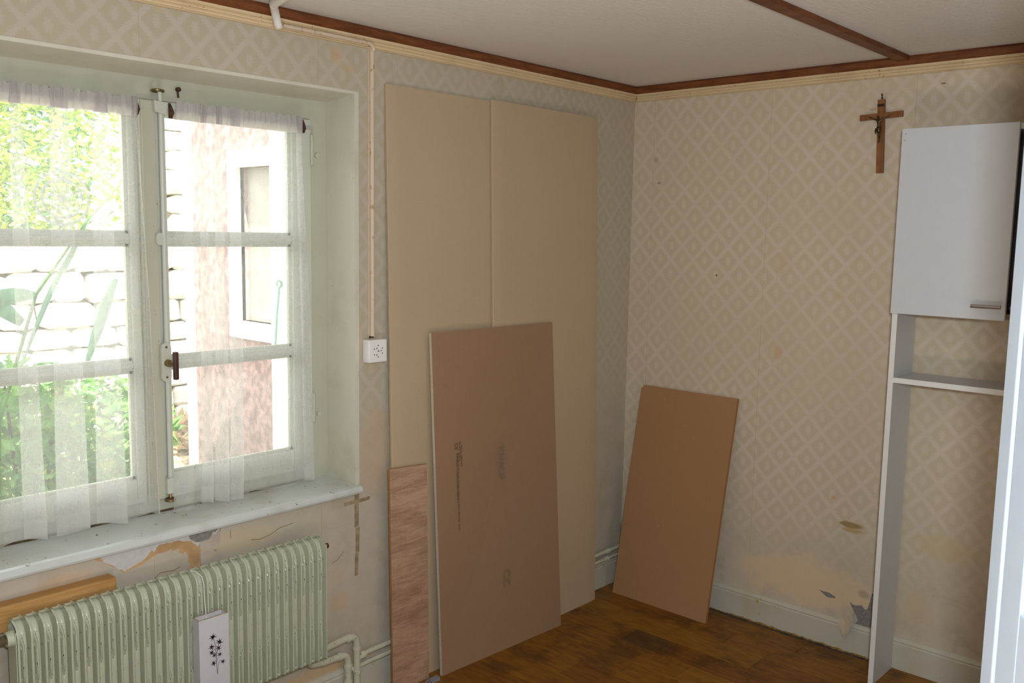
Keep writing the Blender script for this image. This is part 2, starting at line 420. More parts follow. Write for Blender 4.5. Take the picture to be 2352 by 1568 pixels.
M['white_mel'] = simple('white_melamine', (0.64, 0.645, 0.65), 0.42, 0.3, var=0.01)
M['white_edge'] = simple('white_edge_band', (0.80, 0.79, 0.74), 0.45, 0.3, var=0.01)
M['brown_back'] = simple('brown_cabinet_underside', (0.30, 0.20, 0.13), 0.7, 0.2, var=0.05)
M['door_white'] = simple('cool_white_door_paint', (0.58, 0.68, 0.80), 0.4, 0.3, var=0.015)
M['ceramic'] = simple('white_glazed_ceramic', (0.64, 0.62, 0.64), 0.3, 0.4, var=0.02)
M['ceramic_rim'] = simple('chipped_ceramic_rim', (0.52, 0.42, 0.27), 0.6, 0.2, var=0.2, scale=150)
M['leafprint'] = simple('dark_maroon_print', (0.035, 0.008, 0.012), 0.5, 0.3)
M['stemprint'] = simple('grey_print', (0.25, 0.22, 0.22), 0.5, 0.3)
M['outlet'] = simple('white_outlet_plastic', (0.86, 0.83, 0.79), 0.35, 0.4, var=0.01)
M['hole'] = simple('socket_hole_dark', (0.03, 0.035, 0.05), 0.6, 0.3)
M['conduit'] = painted('cream_pink_conduit_paint', (0.66, 0.53, 0.40), (0.45, 0.3, 0.12), 0.62, 0.45, 60, (0.60, 0.43, 0.25), 0.6)
M['white_tube'] = simple('white_flexible_tube', (0.80, 0.76, 0.70), 0.4, 0.3, var=0.02)
M['cross_wood'] = wood('crucifix_wood', (0.19, 0.07, 0.02), (0.29, 0.12, 0.037), (1, 1, 0.2), 60, 0.5)
M['bronze'] = simple('dark_bronze', (0.15, 0.095, 0.04), 0.38, 0.5, 0.7, 0.4, 200)
M['beam_wood'] = wood('pine_batten', (0.36, 0.185, 0.055), (0.58, 0.33, 0.12), (0.25, 3, 3), 16, 0.6, (0.3, 0.7), 0.2, (14, 0.66, (0.10, 0.05, 0.02), 0.7))
M['plaster_white'] = simple('bare_white_plaster', (0.62, 0.59, 0.56), 0.85, 0.1, var=0.05, scale=60, bump=0.2)
M['torn_orange'] = simple('torn_orange_paper', (0.62, 0.38, 0.185), 0.85, 0.1, var=0.14, scale=16, bump=0.3)
M['cement'] = simple('grey_cement', (0.30, 0.275, 0.25), 0.9, 0.1, var=0.15, scale=90, bump=0.4)
M['old_paper'] = simple('crumpled_old_paper', (0.60, 0.50, 0.40), 0.85, 0.1, var=0.12, scale=12, bump=0.3)
M['tape'] = simple('yellowed_tape', (0.42, 0.32, 0.185), 0.4, 0.3, var=0.2, scale=40)
M['flap'] = simple('torn_flap_paper', (0.66, 0.55, 0.40), 0.85, 0.1, var=0.1, scale=30)
M['grey_clip'] = simple('grey_sheet_metal', (0.30, 0.30, 0.32), 0.5, 0.4, 0.3, 0.05)

# glass
t = NT('window_glass')
gl = t.n('BsdfGlossy', {'Color': (1, 1, 1, 1), 'Roughness': 0.02}); tr = t.n('BsdfTransparent', {'Color': (0.97, 0.985, 0.975, 1)})
fr = t.n('Fresnel', {'IOR': 1.35})
mx = t.n('MixShader', {0: fr.outputs[0], 1: tr.outputs[0], 2: gl.outputs[0]})
t.t.links.new(mx.outputs[0], t.out.inputs[0]); M['glass'] = t.m

def sheer(name, opac, col):
    t = NT(name); co = t.obj()
    X, Y, Z = t.sep(co)
    weave = t.noise(t.mapping(co, (1, 1, 0.03)), 160, 2)
    vor = t.n('TexVoronoi', {'Vector': t.mapping(t.n('VectorMath', {0: co, 1: t.n('TexNoise', {'Vector': co, 'Scale': 9}).outputs['Color']}, operation='ADD').outputs[0], (1, 0.05, 0.6)), 'Scale': 9}, feature='DISTANCE_TO_EDGE').outputs['Distance']
    vine = t.ramp(vor, 0.022, 0.008)
    op = t.m_('ADD', t.m_('ADD', opac - 0.03, t.m_('MULTIPLY', weave, 0.06)), t.m_('MULTIPLY', vine, 0.05), clamp=True)
    d = t.n('BsdfDiffuse', {'Color': (*col, 1)}); l = t.n('BsdfTranslucent', {'Color': (*col, 1)})
    dl = t.n('MixShader', {0: 0.55, 1: d.outputs[0], 2: l.outputs[0]})
    tp = t.n('BsdfTransparent')
    mx = t.n('MixShader', {0: op, 1: tp.outputs[0], 2: dl.outputs[0]})
    t.t.links.new(mx.outputs[0], t.out.inputs[0]); return t.m
M['sheer'] = sheer('sheer_curtain', 0.27, (0.88, 0.88, 0.85))
M['sheer_hem'] = sheer('sheer_curtain_hem', 0.48, (0.88, 0.87, 0.84))
M['sheer_head'] = sheer('sheer_curtain_heading', 0.80, (0.74, 0.71, 0.70))

# outside
M['pink'] = simple('pink_roughcast', (0.42, 0.275, 0.26), 0.95, 0.1, var=0.25, scale=26, bump=0.8)
M['white_stone'] = simple('white_window_surround', (0.85, 0.83, 0.78), 0.8, 0.2, var=0.02)
M['shutter'] = simple('stained_beige_shutter', (0.31, 0.285, 0.25), 0.8, 0.2, var=0.08, scale=9)
M['stone'] = simple('pale_limestone', (0.74, 0.70, 0.62), 0.9, 0.1, var=0.12, scale=5, bump=0.5)
M['mortar'] = simple('dark_wall_joint', (0.40, 0.36, 0.30), 0.95, 0.1)
t = NT('garden_soil'); co = t.obj()
t.base(t.mix(t.ramp(t.noise(co, 18, 5, 0.7), 0.35, 0.65), (0.20, 0.15, 0.09), (0.55, 0.47, 0.33)), 0.95, 0.1); M['soil'] = t.m
def leafm(name, c1, c2):
    t = NT(name); co = t.obj()
    col = t.mix(t.ramp(t.noise(co, 9, 3), 0.35, 0.65), c1, c2)
    d = t.n('BsdfDiffuse', {'Color': col}); l = t.n('BsdfTranslucent', {'Color': col})
    mx = t.n('MixShader', {0: 0.45, 1: d.outputs[0], 2: l.outputs[0]})
    t.t.links.new(mx.outputs[0], t.out.inputs[0]); return t.m
M['leaf_yellow'] = leafm('yellow_green_leaves', (0.13, 0.24, 0.05), (0.46, 0.52, 0.12))
M['leaf_green'] = leafm('mid_green_leaves', (0.08, 0.22, 0.07), (0.24, 0.42, 0.13))
M['leaf_dark'] = leafm('dark_green_leaves', (0.03, 0.10, 0.05), (0.12, 0.24, 0.10))
M['leaf_blue'] = leafm('blue_green_strap_leaf', (0.20, 0.36, 0.27), (0.32, 0.50, 0.38))
M['leaf_dry'] = leafm('dry_leaves', (0.35, 0.24, 0.12), (0.66, 0.55, 0.38))
M['bark'] = simple('bark', (0.16, 0.12, 0.09), 0.9, 0.1)
M['shutter_hook'] = simple('green_painted_iron', (0.26, 0.44, 0.37), 0.5, 0.3)
M['roof'] = simple('exterior_render', (0.75, 0.74, 0.70), 0.9, 0.1)

# ------------------------------------------------------------------ the room shell
CEIL = 2.25
XL, YF = -6.6, -3.6      # left wall and wall behind the camera
WX0, WX1, WZ0, WZ1 = -2.735, -1.548, 0.722, 2.032   # wall opening
TH = 0.36
WXW = -1.538
WZ1 = 2.042
m = MB()
m.box(XL - 0.2, WX0, 0, TH, -0.2, CEIL + 0.25)
m.box(WXW, 0.3, 0, TH, -0.2, CEIL + 0.25)
m.box(WX0, WXW, 0, TH, WZ1, CEIL + 0.25)
m.box(WX0, WXW, 0, TH, -0.2, WZ0)
wall_window = meta(m.build('wall_window', M['paper_window']), kind='structure')
wall_right = meta(boxo('wall_right', (0, 0.3, YF - 0.2, 0.0, -0.2, CEIL + 0.25), M['paper_right']), kind='structure')
wall_left = meta(boxo('wall_left', (XL - 0.2, XL, YF, 0, -0.2, CEIL + 0.25), M['wall_plain']), kind='structure')
wall_back = meta(boxo('wall_back', (XL - 0.2, 0, YF - 0.2, YF, -0.2, CEIL + 0.25), M['wall_plain']), kind='structure')
ceiling = meta(boxo('ceiling', (XL, 0, YF, 0, CEIL, CEIL + 0.25), M['ceiling']), kind='structure')
floor = meta(boxo('floor', (XL, 0, YF, 0, -0.2, -0.012), M['subfloor']), kind='structure')

# floor boards, each its own part
def plank_mesh(w, l, key, cache={}):
    k = (round(w, 3), round(l, 3), key)
    if k not in cache:
        b = MB(); g = 0.0009
        x0, x1, y0, y1 = -w / 2 + g, w / 2 - g, -l / 2 + g, l / 2 - g; c = 0.0012
        v = [(x0, y0, -0.012), (x1, y0, -0.012), (x1, y1, -0.012), (x0, y1, -0.012),
             (x0, y0, -c), (x1, y0, -c), (x1, y1, -c), (x0, y1, -c),
             (x0 + c, y0 + c, 0), (x1 - c, y0 + c, 0), (x1 - c, y1 - c, 0), (x0 + c, y1 - c, 0)]
        f = [(0, 3, 2, 1)] + [(i, (i + 1) % 4, (i + 1) % 4 + 4, i + 4) for i in range(4)] + [(i + 4, (i + 1) % 4 + 4, (i + 1) % 4 + 8, i + 8) for i in range(4)] + [(8, 9, 10, 11)]
        me = bpy.data.meshes.new('plank'); me.from_pydata(v, [], f); me.materials.append(M[key]); cache[k] = me
    return cache[k]
rows = []
PW = 0.13
x = -0.02; k = 0
fixed = {4: [0, -0.39, -0.558, -1.2, -1.8, -2.4, -3.0], 3: [0, -0.25, -0.883, -1.5, -2.1, -2.7, -3.0], 5: [0, -0.72, -1.35, -2.0, -2.6, -3.0]}
rng = random.Random(3)
def put_plank(xc, w, ya, yb, key):
    l = ya - yb
    o = bpy.data.objects.new('plank', plank_mesh(w, l, key)); COL.objects.link(o)
    o.parent = floor; o.location = (xc, (ya + yb) / 2, rng.uniform(-0.0003, 0.0))
for k in range(39):
    x1 = -0.02 - PW * (k - 1); x0 = -0.02 - PW * k
    if k == 0: x1 = 0.0
    w = x1 - x0
    if x0 < XL: x0 = XL; w = x1 - x0
    if w < 0.02: continue
    if k in fixed: ys = fixed[k]
    else:
        ys = [0.0]; y = -rng.choice([0.25, 0.4, 0.55, 0.7])
        while y > YF + 0.12: ys.append(y); y -= rng.choice([0.55, 0.65, 0.75])
        ys.append(YF)
    for i in range(len(ys) - 1):
        key = 'plank_d' if (k == 4 and i == 1) else rng.choice(['plank_a', 'plank_a', 'plank_b', 'plank_c'])
        put_plank((x0 + x1) / 2, w, ys[i], ys[i + 1], key)

# brown battens in the ceiling angle
def bar_profile(prof, p0, p1, axis, name, mat, smooth=False):
    """profile (out, z) swept along the wall; axis 0 = along x on the window wall, 1 = along y on the right wall"""
    mb = MB(); n = len(prof); v = []
    for s in (p0, p1):
        for (d, z) in prof: v.append((s, -d, z) if axis == 0 else (-d, s, z))
    f = [(i, (i + 1) % n, (i + 1) % n + n, i + n) for i in range(n)] + [tuple(range(n)), tuple(reversed(range(n, 2 * n)))]
    mb.add(v, f)
    o = mb.build(name, mat, smooth=smooth)
    bm = bmesh.new(); bm.from_mesh(o.data); bmesh.ops.recalc_face_normals(bm, faces=bm.faces[:]); bm.to_mesh(o.data); bm.free()
    return meta(o, kind='structure')
brown = [(0, 2.217), (0.018, 2.217), (0.022, 2.222), (0.022, 2.242), (0.016, 2.25), (0, 2.25)]
bar_profile(brown, XL, 0, 0, 'trim_1', M['brown_trim'])
bar_profile(brown, YF, -0.022, 1, 'trim_2', M['brown_trim'])
reed = [(0, 2.184), (0.008, 2.184), (0.012, 2.1865), (0.009, 2.190), (0.0095, 2.193), (0.014, 2.196), (0.0105, 2.1995), (0.011, 2.202), (0.016, 2.2055), (0.012, 2.209), (0.016, 2.212), (0.017, 2.217), (0, 2.217)]
bar_profile(reed, XL, 0, 0, 'trim_3', M['cream_trim'])
bar_profile(reed, YF, -0.017, 1, 'trim_4', M['cream_trim'])
meta(boxo('trim_5', (XL, -0.022, -1.187, -1.143, 2.233, CEIL), M['brown_trim'], bev=0.003), kind='structure')
base = [(0, 0), (0.015, 0), (0.015, 0.098), (0.012, 0.102), (0.0135, 0.108), (0.010, 0.114), (0.006, 0.120), (0, 0.122)]
bar_profile(base, XL, 0, 0, 'baseboard_window', M['base_paint'])
bar_profile(base, YF, -0.015, 1, 'baseboard_right', M['base_paint'])

# dried varnish line and dust along the right skirting
rb = random.Random(21); m = MB(); pts = []; yy_ = -0.47
while yy_ > -1.22: pts.append((-0.0155 - rb.uniform(0, 0.001), yy_, 0.0035 + rb.uniform(-0.0015, 0.0025))); yy_ -= 0.012
rr_ = [0.0022 + (rb.uniform(0, 0.0035) if pts[i][1] < -0.6 else 0) for i in range(len(pts))]
m.tube(pts, rr_, 6); bbr = bpy.data.objects['baseboard_right']; WL[bbr] = Vector((0, 0, 0))
m.build('varnish_line', simple('orange_varnish_run', (0.42, 0.24, 0.06), 0.5, 0.3, var=0.3, scale=120), bbr)
m = MB(); m.box(-0.030, -0.015, -1.235, -0.45, 0.0, 0.0012); m.build('dust_line', simple('grey_floor_dust', (0.13, 0.11, 0.095), 0.95, 0.1, var=0.3, scale=60), bbr)

# torn paper and patches on the window wall (parts of the wall)
white_p = [(-2.4116, 0.7249), (-2.4034, 0.7096), (-2.3967, 0.6979), (-2.3873, 0.6921), (-2.3746, 0.6854), (-2.3684, 0.6771), (-2.359, 0.6687), (-2.3525, 0.6678), (-2.3426, 0.6576), (-2.3379, 0.6614), (-2.3278, 0.6646), (-2.3093, 0.6707), (-2.2973, 0.6744), (-2.287, 0.6794), (-2.274, 0.6881), (-2.2694, 0.6955), (-2.2633, 0.6992), (-2.2575, 0.6925), (-2.2502, 0.7045), (-2.2413, 0.7101), (-2.2291, 0.7097), (-2.2185, 0.7109), (-2.2062, 0.7072), (-2.2008, 0.7106), (-2.1811, 0.7081), (-2.1668, 0.7015), (-2.145, 0.6979), (-2.136, 0.6868), (-2.1233, 0.6748), (-2.1193, 0.6881), (-2.1377, 0.6926), (-2.1521, 0.7085), (-2.1499, 0.7249)]
orange_p = [(-2.4226, 0.7249), (-2.1481, 0.7249), (-2.145, 0.6979), (-2.1194, 0.6828), (-2.1209, 0.6203), (-2.1232, 0.6029), (-2.1483, 0.6033), (-2.1453, 0.6124), (-2.1545, 0.613), (-2.1494, 0.6331), (-2.1567, 0.6341), (-2.1553, 0.6543), (-2.1639, 0.6733), (-2.1730, 0.6650), (-2.1821, 0.6708), (-2.1836, 0.6827), (-2.2051, 0.6828), (-2.2085, 0.6898), (-2.2281, 0.6834), (-2.249, 0.6852), (-2.2735, 0.6759), (-2.2977, 0.6634), (-2.3213, 0.6611), (-2.338, 0.6572), (-2.3414, 0.653), (-2.3454, 0.6566), (-2.3542, 0.6641), (-2.3637, 0.6725), (-2.3732, 0.68), (-2.3827, 0.6867), (-2.3936, 0.6946), (-2.4075, 0.7049), (-2.4207, 0.7108)]
hole_p = [(-2.1508, 0.7249), (-2.152, 0.712), (-2.1449, 0.7015), (-2.134, 0.6929), (-2.1193, 0.6885), (-2.1023, 0.6897), (-2.091, 0.6902), (-2.0841, 0.6994), (-2.0792, 0.7073), (-2.0696, 0.7077), (-2.0628, 0.7125), (-2.0588, 0.7249)]
chip_p = [(-2.0792, 0.7082), (-2.0755, 0.7006), (-2.0688, 0.7008), (-2.0619, 0.7086), (-2.057, 0.7129), (-2.0574, 0.7249), (-2.0628, 0.7125), (-2.0696, 0.7077)]
def jag(poly, amp, n, seed):
    r = random.Random(seed); out = []
    for i in range(len(poly)):
        a = poly[i]; b = poly[(i + 1) % len(poly)]
        out.append(a)
        L = math.hypot(b[0] - a[0], b[1] - a[1])
        if L < 0.03 and a[1] < 0.72:
            for k in range(1, n): 
                t_ = k / n; out.append((a[0] + (b[0] - a[0]) * t_ + r.uniform(-amp, amp), a[1] + (b[1] - a[1]) * t_ + r.uniform(-amp, amp)))
    return out
def patch(name, poly, d, mat, label, seed, amp=0.0012, parent=None, ax=1):
    mb = MB(); mb.plate(jag(poly, amp, 3, seed), 0.002, -d, ax)
    return meta(mb.build(name, mat, parent or wall_window), label)
patch('torn_paper', orange_p, 0.0006, M['torn_orange'], 'torn orange backing paper under the window sill', 1)
patch('bare_plaster', white_p, 0.0010, M['plaster_white'], 'bare white plaster under the window sill', 2)
patch('cement_patch', hole_p, 0.0014, M['cement'], 'grey cement showing through a hole in the plaster', 3)
patch('plaster_chip', chip_p, 0.0020, M['plaster_white'], 'loose white plaster chip', 4)
old_p = [(-2.1185, 0.688), (-2.09, 0.689), (-2.08, 0.705), (-2.056, 0.712), (-2.052, 0.70), (-2.055, 0.665), (-2.075, 0.655), (-2.083, 0.632), (-2.118, 0.622)]
patch('crumpled_paper', old_p, 0.0008, M['old_paper'], 'crumpled old wallpaper beside the cement patch', 5)
m = MB()
for path in ([(-2.052, 0.718), (-2.054, 0.70), (-2.056, 0.676), (-2.068, 0.664)], [(-2.068, 0.664), (-2.075, 0.655), (-2.066, 0.648)], [(-2.075, 0.655), (-2.083, 0.636), (-2.10, 0.628), (-2.119, 0.622)], [(-2.118, 0.686), (-2.118, 0.60)],
             [(-1.95, 0.655), (-1.92, 0.648), (-1.88, 0.655), (-1.85, 0.668), (-1.80, 0.672)], [(-1.65, 0.50), (-1.63, 0.505), (-1.60, 0.53)], [(-2.02, 0.70), (-2.018, 0.675)],
             [(-2.26, 0.615), (-2.24, 0.628), (-2.20, 0.624), (-2.18, 0.63)]):
    m.tube([(a, 0.0003, b) for a, b in path], 0.0011, 5)
meta(m.build('wall_crack', simple('crack_brown', (0.30, 0.17, 0.07), 0.9, 0.1), wall_window), 'fine brown cracks in the wall under the sill')  # cracks drawn as thin brown lines
for (b) in ((-1.556, -1.538, 0.6005, 0.718), (-1.552, -1.536, 0.51, 0.60), (-1.555, -1.541, 0.43, 0.51), (-1.60, -1.492, 0.684, 0.698)):
    mb = MB(); mb.plate([(b[0], b[2]), (b[1], b[2] + 0.002), (b[1] + 0.002, b[3]), (b[0] + 0.001, b[3] - 0.002)], 0.001, -0.0006 if b[3] - b[2] > 0.05 else -0.0010, 1)
    mb.build('tape_strip', M['tape'], wall_window)
# right wall damage
grey_p = [(-1.0895, 0.1989), (-1.1086, 0.1925), (-1.1224, 0.1952), (-1.1359, 0.2007), (-1.150, 0.188), (-1.1593, 0.1934), (-1.1647, 0.2164), (-1.172, 0.26), (-1.19, 0.25), (-1.19, 0.122), (-1.1144, 0.1215), (-1.1266, 0.1383), (-1.1128, 0.1626)]
patch('cement_patch', grey_p, 0.0010, M['cement'], 'grey cement where the wallpaper has torn off above the skirting', 6, parent=wall_right, ax=0)
patch('cement_patch', [(-0.9636, 0.2158), (-0.9833, 0.2141), (-1.0076, 0.2137), (-1.0323, 0.2038), (-1.0302, 0.1984), (-1.004, 0.1931), (-0.9865, 0.2003)], 0.0008, M['cement'], 'small grey tear in the stained wallpaper', 7, 0.0006, wall_right, 0)
m = MB()   # curled flap of paper
fl = [(-1.090, 0.195), (-1.052, 0.112), (-1.094, 0.072), (-1.112, 0.100), (-1.131, 0.134), (-1.113, 0.174)]
cx_, cz_ = -1.06, 0.155
def flapx(y, z):
    d = max(0.0, ((y + 1.052) * -0.75 + (0.195 - z) * 0.6)); return -0.0015 - min(0.045, 1.6 * d * d * 3.2)
N_ = 7; v = []
for i in range(N_ + 1):
    for j in range(N_ + 1):
        s, q = i / N_, j / N_
        a = Vector(fl[0]).lerp(Vector(fl[1]), s); b = Vector(fl[5]).lerp(Vector(fl[2]), s)
        if 0.2 < s < 0.95: b = b + Vector((-0.014 * math.sin(PI * s), 0.004))
        p = a.lerp(b, q); v.append((flapx(p.x, p.y) - 0.016 * 0 , p.x, p.y))
f = [(i * (N_ + 1) + j, (i + 1) * (N_ + 1) + j, (i + 1) * (N_ + 1) + j + 1, i * (N_ + 1) + j + 1) for i in range(N_) for j in range(N_)]
v = [(q[0] if q[2] > 0.125 else min(q[0], -0.019), q[1], q[2]) for q in v]
m.add(v, f); m.add([(q[0] - 0.0006, q[1], q[2]) for q in v], [tuple(reversed(x_)) for x_ in f])
meta(m.build('paper_flap', M['flap'], wall_right, smooth=True), 'torn flap of wallpaper curling away above the skirting')
pin = MB(); pin.ball((-0.001, -0.444, 1.44), 0.003, 0.0035, 0.0035)
meta(pin.build('pin', simple('red_pin', (0.20, 0.03, 0.02), 0.4), loc=(0, -0.444, 1.44)), 'tiny dark red pin stuck in the patterned wall near the corner', 'pin')

# ------------------------------------------------------------------ window
win = meta(bpy.data.objects.new('window_1', None), kind='structure'); COL.objects.link(win); win.location = (-2.14, 0.16, 0.74); WL[win] = Vector(win.location)
# linings of the reveal
m = MB()
m.add([(-1.553, -0.002, WZ0 + .02), (-1.553, -0.002, WZ1), (-1.545, 0.165, WZ0 + .02), (-1.545, 0.165, WZ1), (WXW + .002, -0.002, WZ0 + .02), (WXW + .002, -0.002, WZ1), (WXW + .002, 0.165, WZ0 + .02), (WXW + .002, 0.165, WZ1)],
      [(0, 2, 3, 1), (0, 1, 5, 4), (2, 6, 7, 3)])
reveal_r = m.build('reveal', M['reveal_paint'], win)
m = MB()
m.add([(WX0 - .01, -0.0015, 2.034), (-1.549, -0.0015, 2.034), (-1.541, 0.165, 2.022), (WX0 - .01, 0.165, 2.022), (WX0 - .01, -0.0015, WZ1 + 0.002), (-1.549, -0.0015, WZ1 + 0.002)],
      [(0, 1, 2, 3), (0, 4, 5, 1)])
m.build('reveal', M['reveal_paint'], win)
boxo('reveal', (WX0, WX0 + 0.006, -0.0015, 0.165, WZ0 + .02, WZ1), M['reveal_paint'], win)
# fixed frame
GP = M['green_paint']; SP = M['sash_paint']
boxo('frame_jamb', (-1.612, -1.545, 0.160, 0.225, 0.745, 2.024), GP, win, 0.002)
boxo('frame_jamb', (-2.735, -2.668, 0.160, 0.225, 0.745, 2.024), GP, win, 0.002)
boxo('frame_head', (-2.668, -1.612, 0.1605, 0.225, 1.960, 2.024), GP, win, 0.002)
boxo('frame_foot', (-2.668, -1.612, 0.158, 0.225, 0.745, 0.790), GP, win, 0.002)
def casement(x0, x1, g0, g1, cover):
    ca = meta(bpy.data.objects.new('casement', None)); COL.objects.link(ca); ca.parent = win
    ca.location = Vector((x0, 0.15, 0.79)) - WL[win]; WL[ca] = Vector((x0, 0.15, 0.79))
    z0, z1 = 0.792, 1.958; gz0, gz1 = 0.866, 1.922
    for b in ((x0, g0, z0, z1), (g1, x1, z0, z1)): boxo('stile', (b[0], b[1], 0.150, 0.198, b[2], b[3]), SP, ca, 0.003)
    boxo('rail', (g0, g1, 0.1505, 0.198, z0, gz0), SP, ca, 0.003)
    boxo('rail', (g0, g1, 0.1505, 0.198, gz1, z1), SP, ca, 0.003)
    zs = [gz0, 1.201, 1.566, gz1]
    for z in zs[1:3]:
        mb = MB(); mb.box(g0, g1, 0.158, 0.192, z - 0.015, z + 0.015, bev=0.003); mb.box(g0, g1, 0.153, 0.160, z - 0.007, z + 0.007, bev=0.002); mb.build('muntin', SP, ca)
    for i in range(3):
        a, b = zs[i] + (0.015 if i else 0), zs[i + 1] - (0.015 if i < 2 else 0)
        boxo('pane', (g0, g1, 0.176, 0.179, a, b), M['glass'], ca)
        mb = MB()  # putty bead round the pane
        for bb in ((g0, g0 + 0.008, a, b), (g1 - 0.008, g1, a, b), (g0, g1, a, a + 0.008), (g0, g1, b - 0.008, b)):
            mb.box(bb[0], bb[1], 0.164, 0.1755, bb[2], bb[3])
        mb.build('bead', SP, ca)
    return ca
casement(-2.145, -1.614, -2.118, -1.688, True)
casement(-2.666, -2.200, -2.652, -2.228, False)
m = MB(); m.box(-2.200, -2.147, 0.140, 0.20, 0.795, 1.957, bev=0.004); m.box(-2.194, -2.186, 0.135, 0.142, 0.795, 1.955, bev=0.002)
m.build('meeting_stile', GP, win)
# hinges
for z in (1.86, 1.00):
    m = MB(); m.tube([(-1.613, 0.146, z - 0.045), (-1.613, 0.146, z + 0.045)], 0.006, 10); m.ball((-1.613, 0.146, z + 0.046), 0.0062); m.ball((-1.613, 0.146, z - 0.046), 0.0062)
    m.build('hinge', GP, win, True)
for z in (1.845, 0.975):
    m = MB(); m.tube([(-1.586, 0.162, z), (-1.586, 0.153, z)], 0.008, 12); m.build('frame_plug', M['base_paint'], win, True)
# espagnolette bolt and handle
m = MB(); m.tube([(-2.134, 0.138, 0.80), (-2.134, 0.138, 1.952)], 0.0075, 10); m.build('bolt_rod', SP, win, True)
m = MB()
m.box(-2.127, -2.122, 0.138, 0.152, 0.80, 1.95, bev=0.001)
m.build('rod_rail', SP, win)
def roundplate(x, z, w, h, y0, y1):
    pts = []; r = w / 2
    for k in range(9): a = PI * k / 8; pts.append((x + r * math.cos(a), z + h / 2 - r + r * math.sin(a)))
    for k in range(9): a = PI + PI * k / 8; pts.append((x + r * math.cos(a), z - h / 2 + r + r * math.sin(a)))
    mb = MB(); mb.plate(pts, y0, y1, 1); return mb
mb = roundplate(-2.143, 1.207, 0.030, 0.115, 0.134, 0.124); hp = mb.build('handle_plate', SP, win)
mb = MB()
for z in (1.252, 1.163): mb.tube([(-2.143, 0.125, z), (-2.143, 0.1215, z)], 0.0035, 8)
mb.build('screw', M['brass'], hp)
m = MB(); m.tube([(-2.140, 0.124, 1.205), (-2.139, 0.108, 1.205), (-2.137, 0.088, 1.203)], [0.011, 0.009, 0.005], 12); m.ball((-2.139, 0.112, 1.205), 0.011)
kn = m.build('handle_knob', M['brass'], win, True)
m = MB(); m.box(-2.144, -2.130, 0.074, 0.088, 1.160, 1.242, bev=0.004); m.build('handle', M['bakelite'], win)
mb = roundplate(-2.150, 1.566, 0.022, 0.036, 0.138, 0.128); mb.build('rod_guide', SP, win)
m = MB(); m.plate([(-2.158, 1.925), (-2.125, 1.918), (-2.122, 1.952), (-2.160, 1.955)], 0.14, 0.122, 1); m.build('rod_guide', SP, win)
m = MB(); m.plate([(-2.150, 0.812), (-2.126, 0.812), (-2.126, 0.850), (-2.136, 0.860), (-2.150, 0.856)], 0.14, 0.124, 1); m.build('rod_guide', SP, win)
m = MB(); m.tube([(-2.138, 0.132, 1.95), (-2.138, 0.132, 1.982)], 0.006, 8); m.build('bolt_tip', SP, win, True)
m = MB()   # keeper ring
m.tube([(-2.143 + 0.016 * math.cos(a), 0.135 + 0.016 * math.sin(a), 1.984) for a in [2 * PI * k / 16 for k in range(17)]], 0.004, 6)
m.build('keeper', M['brass'], win, True)
m = MB(); m.tube([(-2.138 + 0.014 * math.cos(a), 0.132 + 0.014 * math.sin(a), 0.792) for a in [2 * PI * k / 16 for k in range(17)]], 0.004, 6); m.tube([(-2.138, 0.132, 0.79), (-2.138, 0.132, 0.81)], 0.005, 8)
m.build('keeper', M['brass'], win, True)
m = MB(); m.tube([(-2.070, 0.160, 1.998), (-2.070, 0.149, 1.998)], 0.0068, 12); m.tube([(-2.070, 0.158, 1.992), (-2.069, 0.157, 1.975)], 0.003, 6)
m.build('rusty_bolt', M['rust'], win, True)
# ventilator disc set in the upper left pane
m = MB(); vc = (-2.402, 0.170, 1.672)
for R_ in (0.071, 0.052):
    m.tube([(vc[0] + R_ * math.cos(a), vc[1], vc[2] + R_ * math.sin(a)) for a in [2 * PI * k / 32 for k in range(33)]], 0.0045, 6)
for k in range(8):
    a = 2 * PI * k / 8 + 0.2
    m.tube([(vc[0] + 0.012 * math.cos(a), vc[1], vc[2] + 0.012 * math.sin(a)), (vc[0] + 0.05 * math.cos(a + .25), vc[1], vc[2] + 0.05 * math.sin(a + .25))], 0.002, 5)
m.ball(vc, 0.012, 0.005, 0.012)
t = NT('clear_plastic'); tr = t.n('BsdfTransparent'); gl = t.n('BsdfDiffuse', {'Color': (0.7, 0.74, 0.74, 1)})
mx = t.n('MixShader', {0: 0.6, 1: tr.outputs[0], 2: gl.outputs[0]}); t.t.links.new(mx.outputs[0], t.out.inputs[0])
meta(m.build('ventilator', t.m, win, True), 'round clear plastic ventilator in the upper left pane')

# sill board
m = MB()
prof = [(0.165, 0.722), (-0.018, 0.722), (-0.027, 0.725), (-0.030, 0.732), (-0.029, 0.740), (-0.023, 0.747), (-0.010, 0.749), (0.165, 0.753)]
n = len(prof); v = [(xx, y, z) for xx in (-2.80, -1.543) for (y, z) in prof]
m.add(v, [(i, (i + 1) % n, (i + 1) % n + n, i + n) for i in range(n)] + [tuple(range(n)), tuple(reversed(range(n, 2 * n)))])
sill = m.build('window_sill', M['sill_paint'], win)
bm = bmesh.new(); bm.from_mesh(sill.data); bmesh.ops.recalc_face_normals(bm, faces=bm.faces[:]); bm.to_mesh(sill.data); bm.free()
m = MB(); rng2 = random.Random(9)   # grimy fillet where sill meets frame
m.tube([(-2.66 + i * 0.045, 0.158 - rng2.uniform(0, 0.004), 0.7535) for i in range(24)], 0.0045, 6)
m.build('grime_line', simple('brown_grime', (0.17, 0.12, 0.06), 0.9, 0.1, var=0.3, scale=90), win)

